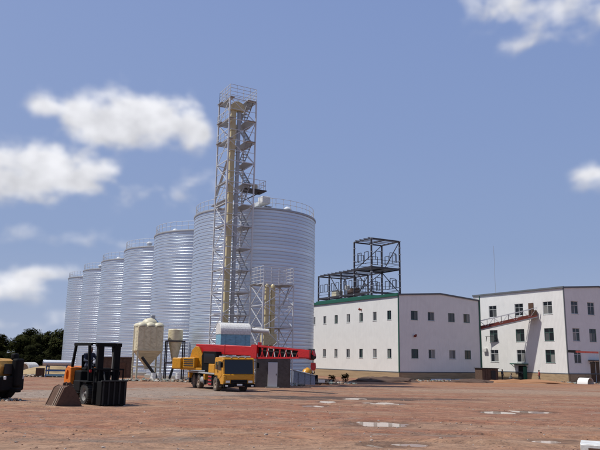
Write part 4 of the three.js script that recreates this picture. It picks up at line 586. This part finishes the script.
// ------------------------------------------------------------------ hoppers and yard clutter
{
  const X = -17.2, D = 76.3, t = thing('cream_hopper', 'large cream square hopper bin with pyramid bottom beside the silos', 'hopper', [X, G(X, D) - 0.02, -D], 0.42);
  const y0 = 3.3, h = 2.75, w = 2.9; part('body', rbox(w, h, w, 0.12), M.cream, t, [0, y0 + h / 2, 0]); bar('band', t, [-w / 2, y0 + 0.05, w / 2 + 0.02], [w / 2, y0 + 0.05, w / 2 + 0.02], 0.06, 0.12, M.cream); bar('band', t, [-w / 2 - 0.02, y0 + 0.05, -w / 2], [-w / 2 - 0.02, y0 + 0.05, w / 2], 0.06, 0.12, M.cream);
  part('cone', new THREE.CylinderGeometry(w / 2 * 1.40, 0.28, 1.75, 4, 1).rotateY(Math.PI / 4).toNonIndexed(), M.cream, t, [0, y0 - 0.86, 0]).geometry.computeVertexNormals(); part('outlet', lathe([[0.2, 0], [0.24, 0], [0.24, 0.35], [0.2, 0.35]], 18), M.creamPale, t, [0, y0 - 2.05, 0]);
  const lobes = []; for (const x of [-0.95, 0, 0.95]) for (const z of [-0.95, 0, 0.95]) lobes.push(new THREE.SphereGeometry(0.62, 18, 10, 0, 6.29, 0, 1.57).scale(1, 0.75, 1).translate(x, 0, z)); part('dust_bag', mergeGeometries(lobes), M.creamPale, t, [0, y0 + h - 0.02, 0]);
  part('dome', new THREE.SphereGeometry(0.95, 24, 10, 0, 6.29, 0, 1.57).scale(1, 0.75, 1), M.creamPale, t, [0.1, y0 + h + 0.25, 0]); part('fan', rbox(0.5, 0.55, 0.5, 0.1), M.galvDull, t, [0.4, y0 + h + 1.05, 0]); rod('fan_pipe', t, [0.4, y0 + h + 1.1, 0], [1.0, y0 + h + 0.4, 0.5], 0.08, M.deepBlue);
  for (const x of [-0.7, 0, 0.7]) bar('stiffener', t, [x, y0 + 0.2, w / 2 + 0.015], [x, y0 + h - 0.2, w / 2 + 0.015], 0.07, 0.05, M.cream);
  for (const [x, z] of [[-1.32, 1.32], [1.32, 1.32], [1.32, -1.32], [-1.32, -1.32]]) bar('leg', t, [x, 0, z], [x, y0, z], 0.17, 0.17, M.creamPale); for (const z of [1.32, -1.32]) bar('cross_beam', t, [-1.32, 1.5, z], [1.32, 1.5, z], 0.08, 0.1, M.creamPale); for (const x of [1.32, -1.32]) bar('cross_beam', t, [x, 1.5, -1.32], [x, 1.5, 1.32], 0.08, 0.1, M.creamPale); bar('ladder_rail', t, [-1.75, 0, 1.0], [-1.75, y0 + h, 1.0], 0.05, 0.05, M.creamPale); bar('ladder_rail', t, [-1.75, 0, 0.6], [-1.75, y0 + h, 0.6], 0.05, 0.05, M.creamPale); for (let y = 0.3; y < 6; y += 0.35) bar('rung', t, [-1.75, y, 0.6], [-1.75, y, 1.0], 0.03, 0.03, M.creamPale);
  rod('auger_tube', t, [-0.9, 2.6, 1.7], [1.0, 0.2, 1.9], 0.16, M.dark);
}
{
  const X = -14.2, D = 77, t = thing('small_hopper', 'small cream cyclone hopper held in a dark two-tier stand', 'hopper', [X, G(X, D) - 0.02, -D], 0.3);
  part('drum', lathe([[0.01, 1.3], [0.8, 1.25], [0.85, 1.2], [0.85, 0.05], [0.82, 0]], 36, 0.4), M.cream, t, [0, 4.55, 0]); part('cone', lathe([[0.82, 2.4], [0.72, 1.95], [0.34, 0.3], [0.3, 0]], 36), M.cream, t, [0, 2.15, 0]); part('outlet', lathe([[0.3, 0.2], [0.36, 0.2], [0.36, 0], [0.3, 0]], 24), M.creamPale, t, [0, 2.0, 0]);
  for (const [x, z] of [[-1.0, 0.8], [1.0, 0.8], [1.0, -0.8], [-1.0, -0.8]]) bar('leg', t, [x, 0, z], [x, 4.5, z], 0.13, 0.13, M.frameSteel); for (const y of [2.0, 4.45]) { for (const z of [0.8, -0.8]) bar('beam', t, [-1.0, y, z], [1.0, y, z], 0.12, 0.14, M.frameSteel); for (const x of [1.0, -1.0]) bar('beam', t, [x, y, -0.8], [x, y, 0.8], 0.12, 0.14, M.frameSteel); } rod('discharge_pipe', t, [0.05, 2.0, 0], [-0.5, 0.3, 0.6], 0.14, M.dark);
}
{
  const t = thing('brown_shed', 'low rust-brown shed behind the forklift at the silo foot', 'shed', [-24, G(-24, 88), -88.5], 0.2); part('wall', rbox(4.2, 2.55, 2.4, 0.04), M.brown, t, [0, 1.25, 0]); part('roof', rbox(4.5, 0.12, 2.7, 0.03), M.rust, t, [0, 2.6, 0]); for (let k = 0; k < 9; k++) bar('wall_rib', t, [-1.9 + k * 0.475, 0.1, 1.22], [-1.9 + k * 0.475, 2.5, 1.22], 0.08, 0.05, M.brown); part('door', rbox(0.9, 1.95, 0.05, 0.01), M.rust, t, [0.9, 1.0, 1.25]);
  const c = thing('site_shed', 'dark brown site shed between the two white buildings', 'shed', [27.95, G(28, 98.6), -99.2], 0.3); part('wall', rbox(2.7, 1.9, 1.9, 0.03), M.brown, c, [0, 0.95, 0]); part('roof', rbox(2.95, 0.1, 2.15, 0.02), M.chassis, c, [0, 1.95, 0]); for (let k = 0; k < 7; k++) bar('wall_rib', c, [-1.2 + k * 0.4, 0.05, 0.97], [-1.2 + k * 0.4, 1.88, 0.97], 0.06, 0.04, M.brown); part('door', rbox(0.75, 1.6, 0.04, 0.01), M.dark, c, [0.5, 0.82, 0.99]);
}
{ // silver ducts on a blue trestle
  const X = -30.0, D = 84, t = thing('duct_stack', 'silver ducts stacked on a blue steel trestle near the trees', 'pipes', [X, G(X, D), -D], 0.15);
  for (const [y, z, r] of [[1.75, 0.35, 0.36], [1.75, -0.4, 0.36]]) { const o = part('duct', lathe([[r - 0.02, -1.7], [r + 0.03, -1.7], [r + 0.03, -1.62], [r, -1.6], [r, 1.6], [r + 0.03, 1.62], [r + 0.03, 1.7], [r - 0.02, 1.7]], 28).rotateZ(Math.PI / 2), M.galv, t, [0, y, z]); }
  for (const x of [-1.2, 1.2]) { for (const z of [-0.75, 0.75]) bar('trestle_leg', t, [x, 0, z], [x, 1.38, z], 0.12, 0.12, M.deepBlue); bar('trestle_beam', t, [x, 1.32, -0.9], [x, 1.32, 0.9], 0.14, 0.12, M.deepBlue); } for (const y of [0.28, 0.85]) for (const z of [-0.75, 0.75]) bar('trestle_rail', t, [-1.3, y, z], [1.3, y, z], 0.1, 0.2, y < 0.5 ? M.blue : M.deepBlue);
  const c = thing('steel_crate', 'small rusty crate beside the blue trestle', 'crate', [-32.2, G(-32.2, 84), -84.1], 0.3); part('body', rbox(1.0, 1.05, 0.9, 0.03), M.rust, c, [0, 0.53, 0]); for (const x of [-0.42, 0, 0.42]) bar('batten', c, [x, 0.05, 0.46], [x, 1.02, 0.46], 0.09, 0.04, M.brown); part('lid', rbox(1.06, 0.06, 0.96, 0.02), M.brown, c, [0, 1.08, 0]);
}
{ // pale culvert section leaning by the loader
  const X = -39.2, D = 98, t = thing('culvert_ring', 'pale grey half-round culvert section beyond the loader', 'culvert', [X, G(X, D), -D], -0.35);
  const pts = []; for (let k = 0; k <= 16; k++) { const a = k / 16 * Math.PI; pts.push([Math.cos(a) * 1.1, 0.35 + Math.sin(a) * 1.35]); } for (let k = 16; k >= 0; k--) { const a = k / 16 * Math.PI; pts.push([Math.cos(a) * 0.93, 0.35 + Math.sin(a) * 1.17]); }
  part('shell', extr([[1.1, 0], ...pts.slice(0, 17), [-1.1, 0], [-0.93, 0], ...pts.slice(17), [0.93, 0]], 2.0, 0.01).translate(0, 0, -1), M.white, t); part('foot', rbox(0.3, 0.12, 2.1, 0.02), M.concrete, t, [1.02, 0.02, 0]); part('foot', rbox(0.3, 0.12, 2.1, 0.02), M.concrete, t, [-1.02, 0.02, 0]);
}
{ // tarpaulin-covered stack by the hall
  const X = 0.55, D = 70.5, t = thing('covered_stack', 'stack under a blue grey tarpaulin beside the pit house', 'tarpaulin', [X, G(X, D), -D], 0.15);
  part('cover', extr([[-1.15, 0], [1.15, 0], [1.12, 0.85], [0.6, 1.1], [-0.4, 1.35], [-1.1, 1.42]], 1.6, 0.05).translate(0, 0, -0.8), M.tarp, t); part('top_sheet', barG([-1.2, 1.5, 0], [1.2, 0.95, 0], 1.9, 0.05), M.white, t); for (const x of [-0.6, 0.1, 0.7]) bar('rope', t, [x, 0, 0.87], [x, 1.2, 0.87], 0.03, 0.03, M.dark);
}
{ // little yellow machine under the hook
  const X = 1.25, D = 72.5, t = thing('concrete_mixer', 'small yellow drum mixer standing under the crane hook', 'mixer', [X, G(X, D) - 0.02, -D], 0.5);
  const dr = part('drum', lathe([[0.01, -0.55], [0.3, -0.5], [0.5, -0.2], [0.52, 0.1], [0.34, 0.5], [0.3, 0.5], [0.46, 0.08], [0.2, -0.4], [0.01, -0.45]], 28, 0.5), M.yellow, t, [-0.3, 1.15, 0]); dr.rotation.z = -0.7; part('engine_box', rbox(0.6, 0.55, 0.6, 0.05), M.black, t, [0.65, 0.7, 0]); bar('frame', t, [-0.9, 0.42, 0.4], [1.0, 0.42, 0.4], 0.08, 0.08, M.chassis); bar('frame', t, [-0.9, 0.42, -0.4], [1.0, 0.42, -0.4], 0.08, 0.08, M.chassis); for (const s of [1, -1]) { wheel(t, [0.6, 0.28, s * 0.55], 0.28, 0.12, 0.16, M.tyre, M.rimGrey, s); bar('leg', t, [-0.8, 0, s * 0.35], [-0.8, 0.45, s * 0.35], 0.07, 0.07, M.chassis); bar('yoke', t, [-0.3, 0.45, s * 0.5], [-0.3, 1.15, s * 0.56], 0.09, 0.08, M.oldYellow); }
  const p = thing('steel_plate_pallet', 'low dark pallet with pale board in front of the yellow mixer', 'pallet', [2.4, G(2.4, 71), -71], 0.1); for (let k = 0; k < 6; k++) bar('slat', p, [-0.9, 0.2, -0.5 + k * 0.2], [0.9, 0.2, -0.5 + k * 0.2], 0.16, 0.03, M.brown); for (const x of [-0.8, 0, 0.8]) bar('bearer', p, [x, 0.09, -0.55], [x, 0.09, 0.55], 0.1, 0.16, M.brown); part('board', rbox(0.7, 0.3, 0.06, 0.01), M.plainWhite, p, [0.1, 0.36, 0.45]);
}
{ // pipes and sheets lying at the hall end
  const at = (b, off) => { const [x, d] = site(P1, -off, b); return [x, G(x, d), -d]; };
  for (const [b, off, len, r, m, lab] of [[6.5, 1.4, 4.2, 0.16, M.galv, 'long grey steel pipe lying against the hall end wall'], [8.2, 1.9, 3.2, 0.13, M.galvDull, 'short grey steel pipe lying in front of the longer one'], [10.8, 1.5, 3.4, 0.15, M.white, 'white pipe lying at the hall end near its corner']]) { const p = at(b, off); solo('steel_pipe', lathe([[r - 0.02, -len / 2], [r, -len / 2], [r, len / 2], [r - 0.02, len / 2]], 18).rotateZ(Math.PI / 2).translate(0, r, 0), m, lab, 'pipe', p, YA + 0.08, 'pipes lying by the hall'); }
  const [wx, wd] = [41.3, 96.5], t = thing('white_trough', 'white half-round sheet lying before the office block end wall', 'sheet metal', [wx, G(wx, wd), -wd], 0.6); const pts = []; for (let k = 0; k <= 14; k++) { const a = k / 14 * Math.PI; pts.push([Math.cos(a) * 0.75, Math.sin(a) * 0.85]); } for (let k = 14; k >= 0; k--) { const a = k / 14 * Math.PI; pts.push([Math.cos(a) * 0.71, Math.sin(a) * 0.81]); } part('sheet', extr(pts, 1.6, 0).translate(0, 0, -0.8), M.plainWhite, t); part('end_rim', extr(pts.map(([x, y]) => [x * 1.04, y * 1.04]), 0.06, 0).translate(0, 0, 0.8), M.white, t);
  const bt = thing('red_beam', 'long pale red steel boom propped on a post before the office block', 'beam', [38.5, 0, -93.8], -0.05); bar('boom', bt, [0, 4.5, 0], [11, 4.25, 0], 0.28, 0.26, M.paleRed); bar('end_bracket', bt, [-0.5, 4.55, 0], [0.5, 4.52, 0], 0.36, 0.36, M.dark); for (const x of [3.7, 9.5]) { bar('post', bt, [x, 0, 0.3], [x, 4.6, 0.3], 0.14, 0.14, M.galvDull); bar('foot', bt, [x, 0.05, -0.3], [x, 0.05, 0.9], 0.3, 0.12, M.galvDull); } for (let k = 0; k < 10; k++) bar('stiffener', bt, [0.8 + k, 4.34 - k * 0.022, 0.16], [0.8 + k, 4.62 - k * 0.022, 0.16], 0.05, 0.04, M.paleRed);
}
{ // drums by the hoppers
  const g = lathe([[0.01, 0], [0.28, 0], [0.29, 0.03], [0.285, 0.3], [0.3, 0.32], [0.285, 0.34], [0.285, 0.6], [0.3, 0.62], [0.285, 0.64], [0.285, 0.86], [0.27, 0.88], [0.01, 0.87]], 24, 0.5);
  for (const [x, d, m, lab] of [[-16.0, 74.6, M.plainWhite, 'white drum standing under the cream hopper outlet'], [-15.4, 74.9, M.white, 'white drum standing between the two cream hoppers'], [-13.4, 75.4, M.plainWhite, 'white drum standing at the foot of the dark two-tier stand']]) solo('drum', g, m, lab, 'drum', [x, G(x, d) - 0.01, -d], 0, 'white drums by the hoppers');
}
{ // white-painted pit box at the picture's lower corner
  const X = 4.42, D = 9.2, t = thing('concrete_box', 'white painted box with dark opening at the lower corner of the picture', 'box', [X, G(X, D) - 0.10, -D], -0.42);
  part('shell', extr(rect(0, 0.3, 1.1, 0.6).reverse(), 0.5, 0.012, [[[-0.45, 0.06], [-0.45, 0.50], [-0.41, 0.545], [0.45, 0.545], [0.45, 0.06]]]).translate(0, 0, -0.5), M.white, t); part('back_panel', rbox(1.0, 0.55, 0.03, 0.005), M.dark, t, [0, 0.29, -0.42]); part('lip', barG([-0.46, 0.555, 0.02], [0.46, 0.555, 0.02], 0.05, 0.025), M.rust, t); part('inner_frame', mergeGeometries([barG([-0.38, 0.05, -0.02], [-0.38, 0.48, -0.02], 0.03, 0.03), barG([-0.38, 0.48, -0.02], [0.42, 0.48, -0.02], 0.03, 0.03)]), M.galvDull, t);
}

// ------------------------------------------------------------------ rubble, stones, weeds
function stuff(name, label, geo, m, spots, seed, cols) {
  const o = new THREE.InstancedMesh(geo, m, spots.length), r = rng(seed), M4 = new THREE.Matrix4(), e = new THREE.Euler(), c = new THREE.Color(); o.name = name; o.castShadow = o.receiveShadow = true; o.userData = { label, category: name.replace('_', ' '), kind: 'stuff' };
  spots.forEach(([x, y, z, s, sy], i) => { M4.compose(V(x, y, z), new THREE.Quaternion().setFromEuler(e.set(r() * 0.6 - 0.3, r() * 6.3, r() * 0.6 - 0.3)), V(s * (0.7 + r() * 0.6), s * sy, s * (0.7 + r() * 0.6))); o.setMatrixAt(i, M4); const k = cols[Math.floor(r() * cols.length)], q = 0.8 + r() * 0.4; o.setColorAt(i, c.setRGB(k[0] * q, k[1] * q, k[2] * q)); });
  scene.add(o);
}
{
  const rock = new THREE.IcosahedronGeometry(1, 1), pa = rock.attributes.position; for (let i = 0; i < pa.count; i++) { const k = 0.8 + 0.45 * N3(pa.getX(i) * 1.7, pa.getY(i) * 1.7, pa.getZ(i) * 1.7 + 3); pa.setXYZ(i, pa.getX(i) * k, pa.getY(i) * k, pa.getZ(i) * k); } rock.computeVertexNormals();
  const rm = mat([1, 1, 1], 0.95), r = rng(41), st = [];
  for (let i = 0; i < 5200; i++) { const d = 9 + 60 * Math.pow(r(), 1.6), x = (r() - 0.5) * (d * 1.15 + 4), s = 0.008 + 0.035 * Math.pow(r(), 4); st.push([x, G(x, d) + s * 0.1, -d, s, 0.6]); }
  stuff('gravel', 'loose stones and clods on the red earth', rock, rm, st, 3, [[0.26, 0.16, 0.11], [0.30, 0.24, 0.20], [0.20, 0.11, 0.07], [0.33, 0.28, 0.24]]);
  const rb = [], heap = (x, d, rx, rd, h, n, s) => { for (let i = 0; i < n; i++) { const a = r() * 6.28, q = Math.sqrt(r()), px = x + Math.cos(a) * q * rx, pd = d + Math.sin(a) * q * rd, k = s * (0.4 + r()); rb.push([px, G(px, pd) + h * (1 - q) * r() + k * 0.15, -pd, k, 0.55]); } };
  heap(-15.5, 73.5, 5.5, 0.9, 0.25, 420, 0.2); heap(-11, 72, 2, 0.8, 0.2, 120, 0.2); heap(-1.5, 66, 2.2, 0.9, 0.35, 260, 0.2); heap(3.5, 74, 3, 1.0, 0.3, 160, 0.22); heap(30, 100.5, 5, 0.9, 0.25, 260, 0.2); heap(22, 96, 6, 0.8, 0.25, 220, 0.2); heap(37.5, 98, 4, 0.8, 0.25, 200, 0.2); heap(46, 100, 5, 0.8, 0.2, 160, 0.2); heap(-34, 86, 6, 3, 0.3, 240, 0.25); heap(-12, 27.5, 0.8, 0.6, 0.15, 60, 0.08);
  stuff('rubble', 'pale rubble and building scraps along the silo and building feet', rock, rm, rb, 9, [[0.24, 0.25, 0.22], [0.36, 0.33, 0.29], [0.16, 0.12, 0.09], [0.30, 0.18, 0.11], [0.20, 0.23, 0.20], [0.22, 0.15, 0.10]]);
}
const moundSpots = [[11.6, 89, 4.6, 1.6, 0.75, M.brown, 'dark soil heap along the hall plinth'], [-33, 92, 6.5, 3, 1.2, mat([0.33, 0.24, 0.13], 0.97), 'tan earth mound beyond the loader near the trees'], [24.5, 94.5, 3.5, 1.2, 0.5, M.brown, 'low dark soil heap at the hall end corner'], [32, 95, 7, 1.5, 0.55, mat([0.33, 0.165, 0.08], 0.97), 'long orange earth bank before the office block']];
for (const [x, d, rx, rd, h, m, lab] of moundSpots) {
  const g = new THREE.SphereGeometry(1, 48, 20, 0, Math.PI * 2, 0, Math.PI / 2), p = g.attributes.position; for (let i = 0; i < p.count; i++) { const X = p.getX(i), Y = p.getY(i), Z = p.getZ(i), k = 1 + 0.35 * fbm(X * 2.5 + x, Y * 2, Z * 2.5, 3); p.setXYZ(i, X * rx * k, Y * h * (0.7 + 0.9 * Math.abs(fbm(X * 2 + x, 1, Z * 4, 3) + 0.3)) - 0.06, Z * rd * k); } g.computeVertexNormals();
  solo('earth_mound', g, m, lab, 'earth mound', [x, G(x, d) - 0.03, -d], 0, 'earth heaps');
}
// ------------------------------------------------------------------ trees and shrubs
function leafCloud(seed, lobes, n, size, tone) {
  const r = rng(seed), pos = [], nor = [], col = [], a = V(0, 0, 0), b = V(0, 0, 0), nn = V(0, 0, 0), vol = lobes.map((l) => Math.pow(l[3], 2)), tot = vol.reduce((s, v) => s + v, 0);
  for (let i = 0; i < n; i++) {
    let k = 0, q = r() * tot; while (q > vol[k]) q -= vol[k++]; const l = lobes[k];
    nn.set(r() - 0.5, r() - 0.5, r() - 0.5).normalize(); const rad = l[3] * (0.55 + 0.5 * Math.pow(r(), 0.6)) * (1 + 0.3 * N3(nn.x * 3 + l[0], nn.y * 3, nn.z * 3)), c = V(l[0] + nn.x * rad, l[1] + nn.y * rad * 0.8, l[2] + nn.z * rad);
    const up = nn.clone().add(V(r() - 0.5, r() * 0.6, r() - 0.5)).normalize(); a.set(r() - 0.5, r() - 0.5, r() - 0.5).cross(up).normalize(); b.copy(a).cross(up); const s = size * (0.6 + r() * 0.8), t = 0.75 + r() * 0.5, y = r();
    for (const [u, v] of [[-1, -0.5], [1, -0.4], [0.1, 1]]) { pos.push(c.x + (a.x * u + b.x * v) * s, c.y + (a.y * u + b.y * v) * s, c.z + (a.z * u + b.z * v) * s); nor.push(up.x, up.y, up.z); col.push(tone[0] * t * (1 + y * 0.35), tone[1] * t, tone[2] * t); }
  }
  const g = new THREE.BufferGeometry(); g.setAttribute('position', new THREE.Float32BufferAttribute(pos, 3)); g.setAttribute('normal', new THREE.Float32BufferAttribute(nor, 3)); g.setAttribute('color', new THREE.Float32BufferAttribute(col, 3)); return g;
}
const leafMat = new THREE.MeshPhysicalMaterial({ vertexColors: true, roughness: 0.95, transmission: 0.5, thickness: 0, side: THREE.DoubleSide }), bark = mat([0.09, 0.07, 0.05], 0.95);
{
  const kinds = [[0.105, 0.14, 0.062], [0.13, 0.17, 0.066], [0.09, 0.12, 0.058], [0.16, 0.21, 0.08]].map((tone, i) => {
    const r = rng(100 + i), lobes = []; for (let k = 0; k < 11; k++) { const a = r() * 6.28, q = Math.sqrt(r()) * 3.1, y = 2.3 + r() * 5.0; lobes.push([Math.cos(a) * q, y, Math.sin(a) * q, 1.1 + r() * 1.1]); } lobes.push([0, 6.6, 0, 1.9], [0, 4.4, 0, 2.3]);
    const limbs = [new THREE.CylinderGeometry(0.16, 0.32, 4.6, 9).translate(0, 2.3, 0)]; for (let k = 0; k < 5; k++) { const a = k * 1.26 + i, L = 2.6; limbs.push(new THREE.CylinderGeometry(0.05, 0.13, L, 6).translate(0, L / 2, 0).rotateZ(0.75).rotateY(a).translate(0, 3.2 + k * 0.3, 0)); }
    return { crown: leafCloud(200 + i, lobes, 6500, 0.20, tone), trunk: mergeGeometries(limbs) };
  });
  const spots = [ // x, depth, scale, kind, label
    [-64, 178, 0.98, 0, 'dark tree standing right beside the last silo'], [-69.5, 186, 1.0, 2, 'second dark tree to the side of the last silo'], [-72.5, 176, 0.86, 1, 'mid green tree in front of the taller dark ones'], [-77, 190, 1.02, 0, 'tall dark tree in the middle of the treeline'], [-79, 174, 0.72, 3, 'bright green low tree in the middle of the treeline'], [-84, 188, 0.9, 1, 'mid green tree above the pale culvert section'], [-87.5, 177, 1.0, 2, 'dark tree above the loader hood'], [-92, 186, 1.06, 0, 'tall dark tree at the edge above the loader'], [-84.5, 171, 0.62, 3, 'small bright green tree just above the loader'], [-97, 178, 0.95, 1, 'green tree farthest from the silos'],
    [-60, 196, 0.95, 2, 'dark tree partly hidden behind the last silo'], [-66.5, 170, 0.6, 2, 'low dark tree in front at the last silo foot']];
  spots.forEach(([x, d, s, k, label], i) => { const t = thing('tree', label, 'tree', [x, -0.1, -d], i * 1.9, 'treeline beyond the yard'); t.scale.setScalar(s * 1.12); part('trunk', kinds[k].trunk, bark, t); part('crown', kinds[k].crown, leafMat, t); });
  const ug = leafCloud(301, Array.from({ length: 60 }, (_, i) => { const r = rng(900 + i); return [r() * 52 - 26, 0.7 + r() * 1.3, r() * 8 - 4, 1.0 + r() * 0.9]; }), 26000, 0.2, [0.09, 0.12, 0.06]);
  const u = shade(new THREE.Mesh(ug, leafMat)); u.name = 'undergrowth'; u.userData = { kind: 'stuff', label: 'dark undergrowth below the treeline', category: 'undergrowth' }; u.position.set(-79, 0, -168); scene.add(u);
  for (const [x, d, s, lab] of [[4.0, 78, 0.75, 'scraggly weed by the mixer at the hall plinth'], [5.6, 79, 0.85, 'taller scraggly weed by the hall plinth']]) { const t = thing('weed', lab, 'plant', [x, G(x, d), -d], x); t.scale.setScalar(s); part('foliage', leafCloud(400 + Math.round(x), [[0, 0.6, 0, 0.5], [0.3, 1.0, 0.1, 0.4], [-0.3, 0.9, 0, 0.4]], 260, 0.09, [0.07, 0.10, 0.045]), leafMat, t); part('stem', new THREE.CylinderGeometry(0.015, 0.03, 1.2, 6).translate(0, 0.6, 0), bark, t); }
}
renderer.render(scene, camera);
